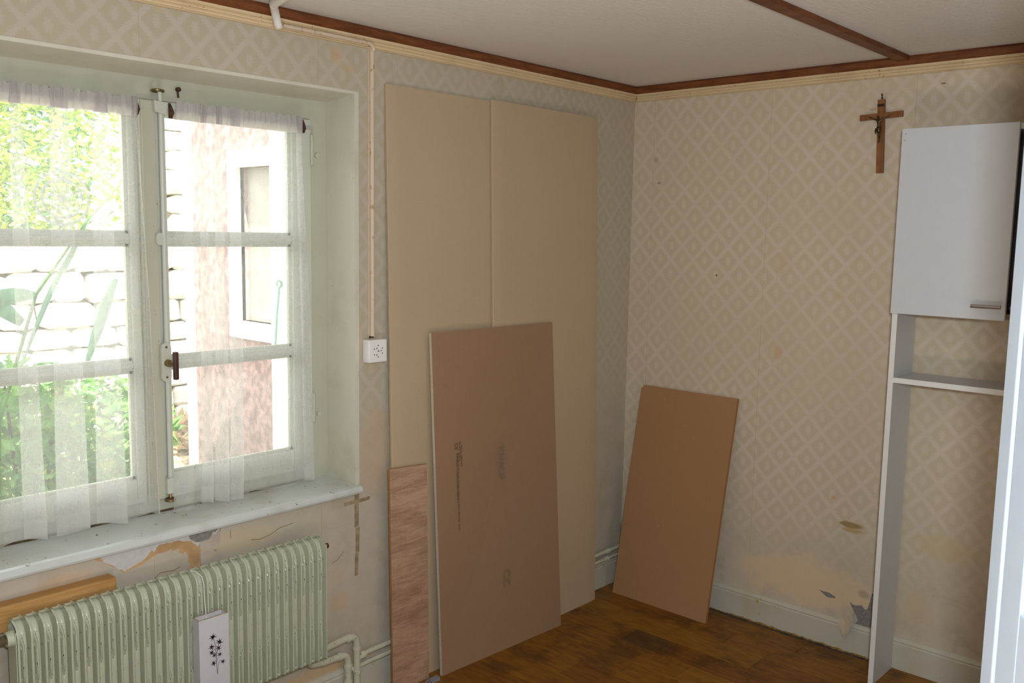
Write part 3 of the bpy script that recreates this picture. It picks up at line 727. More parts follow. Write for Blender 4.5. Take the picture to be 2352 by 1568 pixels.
# outer reveal and outer sill
m = MB()
m.box(-1.625, -1.548, 0.225, TH + 0.02, 0.72, 2.03); m.box(-2.735, -2.66, 0.225, TH + 0.02, 0.72, 2.03)
m.box(-2.735, -1.548, 0.225, TH + 0.02, 1.965, 2.03); m.box(-2.735, -1.548, 0.225, TH + 0.06, 0.66, 0.775)
m.build('outer_surround', M['white_stone'], win)
m = MB(); m.tube([(-1.655, 0.31, 1.20), (-1.648, 0.31, 1.30), (-1.637, 0.31, 1.40)], 0.0045, 8)
m.tube([(-1.637 + 0.012 * math.sin(a) * 0.8, 0.31, 1.412 - 0.012 * math.cos(a)) for a in [2 * PI * k / 14 for k in range(13)]], 0.004, 6)
m.build('shutter_hook', M['shutter_hook'], win, True)

# ------------------------------------------------------------------ curtains and rods
def make_rod(x0, x1, label, fin0, fin1):
    y = 0.125; z = 1.929
    r = thing('curtain_rod', label, 'curtain rod', ((x0 + x1) / 2, y, z))
    mb = MB(); mb.box(x0, x1, y - 0.003, y + 0.003, z - 0.006, z + 0.006, bev=0.001); mb.build('rod', M['rod_white'], r)
    for xx in (fin0, fin1):
        mb = MB(); mb.plate([(xx - 0.006, z - 0.020), (xx + 0.003, z - 0.020), (xx + 0.009, z - 0.004), (xx + 0.004, z + 0.010), (xx - 0.002, z + 0.022), (xx - 0.006, z + 0.022)], y - 0.010, y - 0.004, 1)
        mb.tube([(xx, y - 0.004, z), (xx, 0.150, z)], 0.003, 6); mb.build('bracket', M['rust'], r)
    return r
make_rod(-2.125, -1.625, 'short flat curtain rod across the right casement', -2.113, -1.665)
make_rod(-2.66, -2.198, 'short flat curtain rod across the left casement', -2.645, -2.213)

def make_curtain(name, label, path, ztop, zbot, seed):
    """path: (x at rod, x at hem, y offset); the cloth doubles back to make its flat pleats"""
    r = random.Random(seed)
    pts = []
    SUB = 7
    for i in range(len(path) - 1):
        a, b = path[i], path[i + 1]
        for k in range(SUB):
            s = k / SUB; e = s * s * (3 - 2 * s)
            pts.append((a[0] + (b[0] - a[0]) * s, a[1] + (b[1] - a[1]) * s, a[2] + (b[2] - a[2]) * e))
    pts.append(path[-1])
    NZ = 46; hemz = 0.052; headz = 0.062
    mb = MB(); rows_ = []
    n = len(pts)
    nx0 = min(path[0][0], path[-1][0]); nx1 = max(path[0][0], path[-1][0])
    phase = [r.uniform(0, 6.28) for _ in range(n)]
    for j in range(NZ + 1):
        s = j / NZ
        s2 = s if s > 0.12 else s
        z = ztop + (zbot - ztop) * s
        row = []
        for i, (xt, xb, yo) in enumerate(pts):
            e = s ** 0.85
            x_ = xt + (xb - xt) * e
            amp = min(1.0, 0.25 + s * 1.6)
            y_ = 0.112 + yo * amp + 0.0025 * math.sin(i * 0.9 + s * 5 + phase[0])
            zz = z
            d = ztop - z
            if d < headz:
                g = math.cos(min(1, d / headz) * PI / 2)
                y_ = 0.112 + yo * 0.3 + math.sin(i * 2.4 + phase[1]) * 0.006 * g - 0.006 * g
                zz = z + 0.004 * math.sin(i * 1.7 + phase[2]) * (1 if j == 0 else 0)
            if s > 0.93: zz += 0.006 * math.sin(x_ * 34 + phase[3]) * (s - 0.93) / 0.07
            y_ = min(y_, 0.137)
            row.append((x_, y_, zz))
        rows_.append(row)
    v = [p for row in rows_ for p in row]; 
    for j in range(NZ):
        zc = (rows_[j][0][2] + rows_[j + 1][0][2]) / 2
        mi = 2 if ztop - zc < headz else (1 if zc - zbot < hemz else 0)
        mb.add([], [])
        mb.f += [(j * n + i, j * n + i + 1, (j + 1) * n + i + 1, (j + 1) * n + i) for i in range(n - 1)]
        mb.mi += [mi] * (n - 1)
    mb.v = v
    return meta(mb.build(name, [M['sheer'], M['sheer_hem'], M['sheer_head']], smooth=True, loc=((nx0 + nx1) / 2, 0.112, ztop)), label, 'curtain')
F = 0.019
make_curtain('sheer_curtain', 'sheer white net curtain hanging on the right casement', [
    (-2.105, -2.140, 0.0), (-2.06, -2.085, -F), (-2.03, -2.055, 0.004), (-2.012, -2.020, -F), (-2.026, -2.050, -0.002), (-1.985, -2.012, 0.008),
    (-1.960, -1.966, -F), (-1.975, -2.008, -0.004), (-1.935, -1.962, 0.008), (-1.900, -1.917, -F), (-1.930, -1.955, -0.004), (-1.88, -1.89, 0.008),
    (-1.83, -1.83, -0.002), (-1.78, -1.77, 0.006), (-1.73, -1.712, 0.0), (-1.685, -1.650, -F), (-1.698, -1.680, -0.002), (-1.672, -1.648, 0.010)], 1.957, 0.762, 1)
make_curtain('sheer_curtain', 'sheer white net curtain hanging on the left casement', [
    (-2.665, -2.70, 0.0), (-2.62, -2.64, -F), (-2.57, -2.585, 0.006), (-2.520, -2.505, -F), (-2.545, -2.558, -0.002), (-2.50, -2.535, 0.008),
    (-2.455, -2.47, 0.0), (-2.405, -2.392, -F), (-2.445, -2.475, -0.002), (-2.40, -2.44, 0.008), (-2.36, -2.36, 0.0), (-2.300, -2.288, -F), (-2.335, -2.368, -0.002),
    (-2.30, -2.33, 0.008), (-2.27, -2.27, 0.004), (-2.235, -2.215, 0.0), (-2.222, -2.198, -F * 1.6), (-2.232, -2.208, -F * 2.4)], 1.955, 0.768, 2)

# ------------------------------------------------------------------ radiator
P_ = 0.0311; X0 = -2.660; NS = 29
rad = thing('radiator', 'pale green ribbed radiator with chipped paint under the window sill', 'radiator', (-2.2, -0.085, 0.235))
ZB, ZT = 0.238, 0.640
def section_mesh():
    mb = MB(); US = [0, .04, .10, .15, .19, .215, .235, .255, .27, .31, .36, .42, .48, .53, .565, .58, .62, .66, .72, .78, .84, .89, .93, .965, 1.0]; NU, NV = len(US) - 1, 44
    v = []
    for j in range(NV + 1):
        sj = j / NV
        z = ZB + (ZT - ZB) * sj
        for i in range(NU + 1):
            u = US[i]
            # rib at u 0..0.12 , then trough, then rise to next rib
            if u < 0.19: d = 0.118 - 0.0012 * abs(u - 0.095) / 0.095
            elif u < 0.235: d = 0.1165 - 0.0115 * ((u - 0.19) / 0.045)
            elif u < 0.27: d = 0.105 + 0.007 * ((u - 0.235) / 0.035)
            elif u < 0.66: d = 0.112 + 0.0005 * math.sin((u - 0.27) / 0.39 * PI)
            elif u < 0.93: d = 0.112 - 0.0135 * (((u - 0.66) / 0.27) ** 1.5)
            else: d = 0.0985 + 0.018 * ((u - 0.93) / 0.07)
            if 0.2 < u < 0.97 and z > ZT - 0.05: d -= 0.014 * (z - ZT + 0.05) / 0.05
            for (zc, hh) in ((ZT - 0.098, 0.058), (ZB + 0.080, 0.058)):
                e = ((u - 0.41) / 0.14) ** 2 + ((z - zc) / hh) ** 2 * (1 if abs(z - zc) > 0.02 else 1)
                if e < 1: d = max(d, 0.1085) + 0.0110 * (1 - e) ** 0.38
                elif e < 1.7 and u > 0.27: d -= 0.0045 * (1.7 - e) / 0.7
            top = ZT - z; rr = 0.036
            if top < rr: d -= rr * (1 - math.sqrt(max(0, 1 - ((rr - top) / rr) ** 2)))
            bot = z - ZB; rb = 0.014
            if bot < rb: d -= rb * (1 - math.sqrt(max(0, 1 - ((rb - bot) / rb) ** 2)))
            dz = -0.006 * math.sin(u * PI) if j == 0 else 0
            v.append((u * P_, -d, z - dz))
    n1 = NU + 1
    f = [(j * n1 + i, j * n1 + i + 1, (j + 1) * n1 + i + 1, (j + 1) * n1 + i) for j in range(NV) for i in range(NU)]
    # back sheet
    k = len(v)
    v += [(0, -0.060, ZB), (P_, -0.060, ZB), (P_, -0.060, ZT - 0.004), (0, -0.060, ZT - 0.004)]
    f += [(k, k + 3, k + 2, k + 1), (NV * n1, NV * n1 + NU, k + 2, k + 3), (0, k, k + 1, NU)]
    mb.add(v, f)
    mb.tube([(0.002, -0.060, ZT - 0.012), (0.002, -0.072, ZT + 0.001), (0.002, -0.082, ZT + 0.0005)], 0.0022, 5)   # little spike at the back of each rib
    return mb
sm = section_mesh()
first = sm.build('section', M['radiator'], rad, smooth=True, loc=(0, 0, 0))
first.location = Vector((X0, 0, 0)) - WL[rad]
for k in range(1, NS):
    o = first.copy(); COL.objects.link(o); o.parent = rad; o.location = Vector((X0 + k * P_, 0, 0)) - WL[rad]
XR = X0 + NS * P_
m = MB(); m.box(XR, XR + 0.004, -0.118, -0.060, ZB + 0.006, ZT - 0.02, bev=0.0015); m.build('end_flange', M['radiator'], rad)
m = MB(); m.box(X0 - 0.003, X0, -0.114, -0.060, ZB + 0.006, ZT - 0.02, bev=0.001); m.build('end_flange', M['radiator'], rad)
for xb in (-2.5, -1.95):
    boxo('bracket', (xb, xb + 0.02, -0.0605, -0.0, ZT - 0.06, ZT - 0.04), M['radiator'], rad)
    boxo('bracket', (xb, xb + 0.02, -0.0605, -0.0, ZB + 0.05, ZB + 0.07), M['radiator'], rad)
m = MB(); m.tube([(XR, -0.085, 0.600), (XR + 0.010, -0.085, 0.600)], 0.012, 12); m.tube([(XR + 0.008, -0.085, 0.602), (XR + 0.030, -0.085, 0.603)], 0.0085, 8); m.tube([(XR + 0.016, -0.085, 0.597), (XR + 0.016, -0.085, 0.585)], 0.003, 6)
meta(m.build('bleed_valve', M['rust'], rad), 'rusty bleed valve at the right end')
v_ = thing('radiator_valve', 'brass and chrome radiator valve at the left end of the radiator', 'valve', (-2.70, -0.092, 0.600))
m = MB(); m.tube([(X0, -0.092, 0.602), (X0 - 0.018, -0.092, 0.602)], [0.021, 0.018], 16); m.build('socket', M['radiator'], v_, True)
m = MB(); m.tube([(X0 - 0.018, -0.092, 0.602), (X0 - 0.034, -0.092, 0.602)], 0.013, 6); m.tube([(X0 - 0.034, -0.092, 0.602), (X0 - 0.041, -0.092, 0.602)], 0.016, 6); m.build('union_nut', M['dark_metal'], v_)
m = MB(); m.tube([(X0 - 0.041, -0.092, 0.602), (X0 - 0.16, -0.092, 0.602)], 0.012, 12)
m.tube(arc((X0 - 0.16, -0.092, 0.602), (X0 - 0.19, -0.092, 0.602), (X0 - 0.19, -0.092, 0.57)) + [(X0 - 0.19, -0.092, 0.0)], 0.011, 10)
m.build('supply_pipe', M['pipe'], v_, True)

# batten behind the radiator
m = MB(); m.box(-2.99, -2.385, -0.047, -0.003, 0.6005, 0.668, bev=0.005)
o = m.build('wooden_batten', M['beam_wood'], loc=(-2.7, -0.025, 0.600)); meta(o, 'short orange pine batten wedged between the radiator and the wall', 'batten')

# ------------------------------------------------------------------ heating pipes
def coupling(parent, x, y, z, ax, r, l=0.018):
    mb = MB()
    d = {0: (l / 2, 0, 0), 1: (0, l / 2, 0), 2: (0, 0, l / 2)}[ax]
    p = Vector((x, y, z)); d = Vector(d)
    mb.tube([p - d, p - d * 0.8, p + d * 0.8, p + d], [r * 0.9, r, r, r * 0.9], 12)
    mb.build('coupling', M['pipe'], parent, True)
YP = -0.033
t1 = thing('heating_pipe', 'upper cream heating pipe leaving the radiator and running along the wall behind the boards', 'pipe', (-1.574, YP, 0.0))
m = MB(); m.tube([(XR - 0.006, -0.075, 0.248), (-1.70, -0.05, 0.243), (-1.625, YP, 0.238)] + arc((-1.60, YP, 0.236), (-1.573, YP, 0.234), (-1.573, YP, 0.20)) + [(-1.573, YP, 0.0)], 0.0125, 12); m.build('pipe_run', M['pipe'], t1, True)
coupling(t1, -1.612, YP, 0.236, 0, 0.0155, 0.012); coupling(t1, -1.573, YP, 0.190, 2, 0.0155, 0.012); coupling(t1, -1.573, YP, 0.108, 2, 0.0155, 0.014)
m = MB(); m.tube([(-1.566, YP, 0.150), (-1.535, -0.029, 0.158), (-1.50, -0.028, 0.160), (-0.03, -0.028, 0.172)], 0.009, 10); m.build('branch_pipe', M['pipe'], t1, True)
coupling(t1, -1.545, -0.0295, 0.156, 0, 0.0135, 0.02); coupling(t1, -0.150, -0.028, 0.171, 0, 0.0115, 0.006); coupling(t1, -0.135, -0.028, 0.171, 0, 0.0115, 0.006)
t2 = thing('heating_pipe', 'lower cream heating pipe turning down to the floor below the radiator end', 'pipe', (-1.612, YP, 0.0))
m = MB(); m.tube([(-1.84, -0.0455, 0.262), (-1.80, -0.0455, 0.232), (-1.765, -0.045, 0.202), (-1.72, -0.043, 0.192), (-1.66, YP - 0.004, 0.187)] + arc((-1.640, YP - 0.004, 0.186), (-1.613, YP - 0.004, 0.185), (-1.613, YP - 0.004, 0.15)) + [(-1.613, YP - 0.004, 0.0)], 0.0125, 12); m.build('pipe_run', M['pipe'], t2, True)
coupling(t2, -1.650, YP - 0.004, 0.187, 0, 0.0155, 0.012); coupling(t2, -1.613, YP - 0.004, 0.142, 2, 0.0155, 0.012); coupling(t2, -1.613, YP - 0.004, 0.085, 2, 0.0155, 0.014)
m = MB(); m.tube([(-1.605, -0.0255, 0.118), (-1.50, -0.0255, 0.122), (-0.03, -0.0255, 0.136)], 0.0085, 10); m.build('branch_pipe', M['pipe'], t2, True)
coupling(t2, -0.155, -0.0255, 0.135, 0, 0.011, 0.006); coupling(t2, -0.138, -0.0255, 0.135, 0, 0.011, 0.006)

# ------------------------------------------------------------------ ceramic humidifier with its printed bamboo
hx0, hx1, hy0, hy1, hz0, hz1 = -2.214, -2.124, -0.162, -0.126, 0.30, 0.524
hum = thing('humidifier', 'white ceramic humidifier with a dark bamboo print hanging on the radiator', 'humidifier', ((hx0 + hx1) / 2, -0.145, hz0))
m = MB(); w_ = 0.004
m.box(hx0, hx1, hy0, hy0 + w_, hz0, hz1, bev=0.001); m.box(hx0, hx1, hy1 - w_, hy1, hz0, hz1, bev=0.001)
m.box(hx0, hx0 + w_, hy0 + w_, hy1 - w_, hz0, hz1); m.box(hx1 - w_, hx1, hy0 + w_, hy1 - w_, hz0, hz1); m.box(hx0, hx1, hy0 + w_, hy1 - w_, hz0, hz0 + 0.005)
m.build('body', M['ceramic'], hum)
m = MB()
zr0, zr1 = hz1, hz1 + 0.0012
m.box(hx0, hx1, hy0, hy0 + w_, zr0, zr1); m.box(hx0, hx1, hy1 - w_, hy1, zr0, zr1); m.box(hx0, hx0 + w_, hy0 + w_, hy1 - w_, zr0, zr1); m.box(hx1 - w_, hx1, hy0 + w_, hy1 - w_, zr0, zr1)
m.box(hx0 + w_, hx1 - w_, hy0 + w_, hy1 - w_, hz1 - 0.016, hz1 - 0.012)
meta(m.build('rim', M['ceramic_rim'], hum), 'tan chipped rim')
def hp_(fx, fz): return (hx0 + 0.005 + (hx1 - hx0 - 0.005) * fx, hz1 - (fz) * 0.001)
sc_ = lambda px, py: (hx0 + (px - 155) / 340 * (hx1 - hx0), hz1 - (py - (830 - (px - 155) * 0.24)) / 5.45 / 800 * 1.0)
stars = [(308, 1040, 52), (382, 1112, 50), (292, 1165, 44), (368, 1188, 46), (292, 1235, 42), (320, 1272, 38), (382, 1272, 36), (312, 1375, 44), (418, 1365, 36)]
m = MB(); yy = hy0 - 0.0004
S_ = (hx1 - hx0) / 340
for q, (px, py, R_) in enumerate(stars):
    cx0, cz0 = sc_(px, py); rr = R_ * S_ * 1.05
    rg = random.Random(q)
    for kk in range(7):
        a = -0.3 + kk * (2 * PI / 7) + rg.uniform(-0.15, 0.15); L = rr * rg.uniform(0.75, 1.1); wd = rr * 0.16
        tip = (cx0 + math.cos(a) * L, cz0 + math.sin(a) * L); s1 = (cx0 + math.cos(a + 1.2) * wd, cz0 + math.sin(a + 1.2) * wd); s2 = (cx0 + math.cos(a - 1.2) * wd, cz0 + math.sin(a - 1.2) * wd)
        m.add([(s2[0], yy, s2[1]), (tip[0], yy, tip[1]), (s1[0], yy, s1[1]), (cx0, yy, cz0)], [(0, 1, 2, 3)])
meta(m.build('leaf_print', M['leafprint'], hum), 'dark maroon bamboo leaves printed on the front')
m = MB()
def pl(pp, r=0.0008): m.tube([(sc_(a, b)[0], hy0 - 0.0001, sc_(a, b)[1]) for a, b in pp], r, 5)
pl([(312, 1050), (335, 1140), (338, 1260), (345, 1400), (350, 1510)], 0.0009); pl([(380, 1110), (352, 1230), (342, 1330)]); pl([(292, 1165), (330, 1210)]); pl([(368, 1190), (345, 1260)]); pl([(292, 1235), (335, 1280)])
pl([(382, 1272), (352, 1330), (342, 1400)]); pl([(312, 1375), (345, 1340)]); pl([(418, 1360), (385, 1345), (362, 1400), (356, 1525)]); 
meta(m.build('stem_print', M['stemprint'], hum), 'grey printed stems')
m = MB()
wx = -2.181
m.tube([(wx - 0.012, -0.080, ZT + 0.002), (wx - 0.006, -0.100, ZT + 0.004), (wx + 0.002, -0.118, ZT - 0.008), (wx + 0.005, -0.1235, ZT - 0.03), (wx + 0.006, -0.1235, 0.57), (wx + 0.007, -0.128, hz1 - 0.002), (wx + 0.007, -0.132, hz1 - 0.010)], 0.0016, 6)
meta(m.build('hanging_wire', M['white_tube'], hum, True), 'thin white hanging wire')

# ------------------------------------------------------------------ outlet and conduit
ou = thing('wall_outlet', 'white triple socket outlet on the wall between window and boards', 'outlet', (-1.483, 0, 1.2))
m = MB(); m.box(-1.521, -1.444, -0.036, 0.0, 1.163, 1.240, bev=0.005); m.build('housing', M['outlet'], ou)
m = MB()
for fx, fz in ((.5, .22), (.25, .38), (.41, .36), (.75, .36), (.68, .48), (.25, .655), (.40, .67), (.75, .61), (.49, .77)):
    X_, Z_ = -1.516 + fx * 0.068, 1.236 - fz * 0.070
    m.tube([(X_, -0.0355, Z_), (X_, -0.0364, Z_)], 0.0021, 8)
m.build('socket_holes', M['hole'], ou)
m = MB(); m.tube([(-1.482, -0.0355, 1.2015), (-1.482, -0.0372, 1.2015)], 0.0026, 10); m.build('screw', M['brass'], ou)
co_ = thing('cable_conduit', 'cream painted cable conduit running down the wall into the socket outlet', 'conduit', (-1.49, -0.01, 1.24))
m = MB(); m.tube([(-1.487, -0.010, 1.241), (-1.487, -0.010, 1.6), (-1.488, -0.010, 2.0), (-1.488, -0.011, 2.196)], 0.0085, 10); m.box(-1.499, -1.494, -0.006, 0, 1.243, 2.185, bev=0.001); m.build('vertical_run', M['conduit'], co_, True)
m = MB(); m.tube(arc((-1.488, -0.018, 2.175), (-1.488, -0.020, 2.196), (-1.51, -0.020, 2.197)) + [(-1.6, -0.021, 2.197), (-1.83, -0.021, 2.196)] , 0.0065, 10); m.build('horizontal_run', M['conduit'], co_, True)
m = MB(); m.tube([(-1.488, -0.008, 1.244), (-1.488, -0.008, 1.25)], 0.0105, 10); m.build('end_collar', M['rust'], co_, True)
fx_ = thing('flexible_tube', 'white flexible tube bending from the wall moulding onto the ceiling', 'tube', (-1.86, -0.02, 2.19))
m = MB()
path = arc((-1.845, -0.024, 2.187), (-1.862, -0.028, 2.232), (-1.895, -0.075, 2.235), 12)
rs = [0.0115 + (0.0012 if i % 2 else 0) for i in range(len(path))]
m.tube(path, rs, 12); m.build('corrugated_bend', M['white_tube'], fx_, True)
m = MB(); m.tube([(-1.893, -0.072, 2.2365), (-1.935, -0.22, 2.2365), (-1.98, -0.42, 2.2365), (-2.10, -1.0, 2.2365)], 0.0125, 12); m.build('ceiling_run', M['white_tube'], fx_, True)
m = MB(); m.tube([(-1.842, -0.02, 2.186), (-1.850, -0.024, 2.204)], [0.016, 0.014], 10); m.build('end_sleeve', M['conduit'], fx_, True)

# ------------------------------------------------------------------ leaning boards
MT, MG = M['board_tall'], M['gypsum']
o = tapered((-1.422, -0.062, 0), (-0.800, -0.062, 0), (-0.800, -0.0135, 2.081), (-1.430, -0.0135, 2.081), 0.0125, 'tall_board', MT)
meta(o, 'tall beige plasterboard leaning on the wall nearest the window', 'board')
o = tapered((-0.932, -0.0785, 0), (-0.290, -0.0785, 0), (-0.302, -0.0295, 2.085), (-0.942, -0.0295, 2.085), 0.0125, 'tall_board', MT)
meta(o, 'tall beige plasterboard leaning on the wall nearest the corner', 'board')
fb = slab4((-1.247, -0.112, 0.0), (-0.607, -0.142, 0.0), (-0.614, -0.064, 1.250), (-1.268, -0.062, 1.250), 0.0125, (0, -1, 0), 'front_board', [M['board_brown'], MG])
meta(fb, 'waist-high brown plasterboard offcut with printed lettering leaning in front of the tall boards', 'board')
st = slab4((-1.455, -0.086, 0.0), (-1.287, -0.086, 0.0), (-1.283, -0.060, 0.785), (-1.452, -0.060, 0.795), 0.010, (0, -1, 0), 'laminate_strip', [M['laminate'], M['chip_edge']])
meta(st, 'narrow wood-grain laminate strip standing left of the brown board', 'board')
sb_ = slab4((-0.172, -0.084, 0.0), (-0.172, -0.560, 0.0), (-0.019, -0.578, 0.934), (-0.019, -0.100, 0.934), 0.016, (-1, 0, 0), 'particle_board', [M['chipboard'], M['chip_edge']], cut=0.012)
meta(sb_, 'small orange-brown particle board leaning on the right-hand wall by the corner', 'board')

# printing on the brown board, in the plane of the board
bl, br, tl = Vector((-1.247, -0.112, 0.0)), Vector((-0.607, -0.142, 0.0)), Vector((-1.268, -0.062, 1.250))
ex = (br - bl).normalized(); ez = (tl - bl).normalized(); en = ex.cross(ez).normalized()
if en.y > 0: en = -en
def board_pt(x_, z_): # x along, z up, in metres
    return bl + ex * x_ + ez * z_
def text_on(s, x_, z_, size, mat, name, label=None, off=0.0006, squash=1.0):
    cu = bpy.data.curves.new(name, 'FONT'); cu.body = s; cu.size = size; cu.extrude = 0.00015
    cu.materials.append(mat)
    tmp = bpy.data.objects.new(name, cu); COL.objects.link(tmp)
    dg = bpy.context.evaluated_depsgraph_get(); me = bpy.data.meshes.new_from_object(tmp.evaluated_get(dg))
    bpy.data.objects.remove(tmp)
    o = bpy.data.objects.new(name, me); COL.objects.link(o)
    # text runs downwards on the board
    a = -ez; b = ex; c = a.cross(b)
    R3 = Matrix((a * squash, b, c)).transposed().to_4x4()
    p = board_pt(x_, z_) - c * 0 + (en if True else c) * off
    o.parent = fb
    o.matrix_local = Matrix.Translation(p - WL[fb]) @ R3
    if label: o['label'] = label
    return o
text_on('CE', 0.093, 0.845, 0.020, M['ink'], 'printed_mark', 'dark CE mark')
text_on('EN 520 TYPE A', 0.113, 0.848, 0.011, M['ink'], 'printed_text')
text_on('12.5 mm   1250 x 2600', 0.122, 0.835, 0.0085, M['ink'], 'printed_text')
text_on('PLASTERBOARD  PLACOPLATRE  GIPSKARTONPLATTE', 0.099, 0.808, 0.0075, M['ink'], 'printed_text')
text_on('REACTION TO FIRE A2-s1,d0   FLEXURAL STRENGTH   THERMAL RESISTANCE   EN 520', 0.105, 0.808, 0.0075, M['ink'], 'printed_text')
for s_, z_ in (('KNAUF', 0.80),):
    text_on(s_, 0.315, z_, 0.040, M['bluegrey'], 'printed_lettering', 'faded grey lettering')
text_on('CC', 0.322, 0.315, 0.050, M['bluegrey'], 'printed_lettering', 'faded grey letters near the foot')
# scuffs
def scuff(pts, r):
    m = MB(); m.tube([board_pt(a, b) + en * 0.0001 for a, b in pts], r, 4); m.build('scuff_mark', M['chalk'], fb)
scuff([(0.07, 1.155), (0.10, 1.135)], 0.0009); scuff([(0.03, 1.075), (0.055, 1.06), (0.075, 1.045)], 0.0007); scuff([(0.085, 1.05), (0.093, 1.03), (0.09, 1.015)], 0.0008); scuff([(0.12, 1.125), (0.128, 1.118)], 0.0015)
scuff([(0.22, 0.50), (0.27, 0.62)], 0.0005); scuff([(0.145, 0.985), (0.147, 0.982)], 0.0012); scuff([(0.13, 1.18), (0.15, 1.20)], 0.0006)

# grey bent metal clip on the floor
m = MB()
base_ = Vector((-1.294, -0.116, 0.0)); a_ = Vector((1, -0.05, 0)).normalized(); b_ = Vector((0.05, 1, 0)).normalized()
prof = [(-0.012, 0.0), (-0.010, 0.010), (0.006, 0.013), (0.012, 0.002)]
v = []; L_ = 0.040
for s_ in (0, L_):
    for (q, z) in prof: v.append(base_ + a_ * (s_ - 0.018) + b_ * q + Vector((0, 0, z)))
for s_ in (0, L_):
    for (q, z) in prof: v.append(base_ + a_ * (s_ - 0.018) + b_ * q * 0.86 + Vector((0, 0, max(0, z - 0.0018))))
f = [(i, i + 1, i + 5, i + 4) for i in range(3)] + [(8 + i + 4, 8 + i + 5, 8 + i + 1, 8 + i) for i in range(3)] + [(i, 8 + i, 8 + i + 1, i + 1) for i in range(3)] + [(4 + i, 4 + i + 1, 12 + i + 1, 12 + i) for i in range(3)] + [(0, 4, 12, 8), (3, 11, 15, 7)]
m.add(v, f)
for q in (-0.006, 0.003, 0.010):
    p0 = base_ + a_ * (-0.018) + b_ * q
    m.add([p0 + Vector((0, -0.003, 0.009)), p0 + Vector((0, 0.003, 0.009)), p0 + Vector((-0.013, 0.002, 0.0005)), p0 + Vector((-0.013, -0.002, 0.0005)),
           p0 + Vector((0, -0.003, 0.0075)), p0 + Vector((0, 0.003, 0.0075)), p0 + Vector((-0.012, 0.002, 0)), p0 + Vector((-0.012, -0.002, 0))],
          [(0, 1, 2, 3), (7, 6, 5, 4), (0, 4, 5, 1), (1, 5, 6, 2), (2, 6, 7, 3), (3, 7, 4, 0)])
meta(m.build('metal_clip', M['grey_clip'], loc=base_), 'small bent grey metal clip lying on the floor at the foot of the laminate strip', 'clip')

# ------------------------------------------------------------------ crucifix
cr = thing('crucifix', 'small wooden crucifix with a bronze figure hanging above the white cabinet', 'crucifix', (0, -1.098, 1.975))
cr.rotation_euler = (math.radians(-2.2), 0, 0)
def crb(name, b, mat, bev=0.001):
    return boxo(name, b, mat, cr, bev)
Yc = -1.098
crb('upright', (-0.016, -0.003, Yc - 0.0125, Yc + 0.0125, 1.842, 2.106), M['cross_wood'])
crb('crossbar', (-0.0165, -0.0035, Yc - 0.077, Yc + 0.077, 2.037, 2.058), M['cross_wood'])
m = MB(); m.box(-0.018, -0.0155, Yc - 0.0125, Yc + 0.0125, 2.080, 2.090, bev=0.0004); pq = m.build('title_plate', M['bronze'], cr)
cu = bpy.data.curves.new('title_letters', 'FONT'); cu.body = 'INRI'; cu.size = 0.009; cu.extrude = 0.0003; cu.align_x = 'CENTER'; cu.materials.append(M['hole'])
tmp = bpy.data.objects.new('tmp', cu); COL.objects.link(tmp); me = bpy.data.meshes.new_from_object(tmp.evaluated_get(bpy.context.evaluated_depsgraph_get())); bpy.data.objects.remove(tmp)
o = bpy.data.objects.new('title_letters', me); COL.objects.link(o); o.parent = pq
R3 = Matrix((Vector((0, -1, 0)), Vector((0, 0, 1)), Vector((-1, 0, 0)))).transposed().to_4x4()
o.matrix_local = Matrix.Translation(Vector((-0.0183, Yc, 2.0818)) - WL[cr]) @ R3
m = MB(); m.tube([(0, Yc, 2.112), (-0.010, Yc, 2.113)], 0.002, 6); m.tube([(-0.008, Yc, 2.104), (-0.008, Yc, 2.122)], 0.0022, 6); m.ball((-0.008, Yc, 2.124), 0.0036); m.build('hanging_nail', M['rust'], cr, True)
# figure: one continuous skinned body
fz = 2.048
J = [((-0.026, 0.000, 2.003), .0052), ((-0.027, 0.001, 2.015), .0056), ((-0.028, 0.001, 2.028), .0068), ((-0.028, 0.001, 2.034), .0030), ((-0.032, 0.003, 2.041), .0052), ((-0.031, 0.004, 2.047), .0045),
     ((-0.026, 0.009, 2.0325), .0034), ((-0.024, 0.022, 2.038), .0024), ((-0.021, 0.037, 2.046), .0019), ((-0.019, 0.042, 2.049), .0022),
     ((-0.026, -0.009, 2.0325), .0034), ((-0.024, -0.022, 2.038), .0024), ((-0.021, -0.037, 2.047), .0019), ((-0.019, -0.042, 2.050), .0022),
     ((-0.026, 0.004, 1.998), .0042), ((-0.030, 0.002, 1.984), .0036), ((-0.024, 0.001, 1.966), .0026), ((-0.026, 0.001, 1.956), .0022), ((-0.031, 0.001, 1.950), .0018),
     ((-0.026, -0.004, 1.998), .0042), ((-0.031, -0.004, 1.984), .0036), ((-0.025, -0.001, 1.966), .0026), ((-0.028, -0.001, 1.957), .0022), ((-0.032, -0.001, 1.951), .0018)]
E_ = [(0, 1), (1, 2), (2, 3), (3, 4), (4, 5), (2, 6), (6, 7), (7, 8), (8, 9), (2, 10), (10, 11), (11, 12), (12, 13), (0, 14), (14, 15), (15, 16), (16, 17), (17, 18), (0, 19), (19, 20), (20, 21), (21, 22), (22, 23)]
SCL = 10.0
me = bpy.data.meshes.new('figure'); me.from_pydata([Vector(((p[0] + 0.003), p[1], p[2] - fz)) * SCL for p, r in J], E_, [])
o = bpy.data.objects.new('figure', me); COL.objects.link(o)
md = o.modifiers.new('skin', 'SKIN')
for i, (p, r) in enumerate(J): me.skin_vertices[0].data[i].radius = (r * SCL, r * SCL)
me.skin_vertices[0].data[0].use_root = True
o.modifiers.new('sub', 'SUBSURF').levels = 2
dg = bpy.context.evaluated_depsgraph_get(); me2 = bpy.data.meshes.new_from_object(o.evaluated_get(dg))
bpy.data.objects.remove(o)
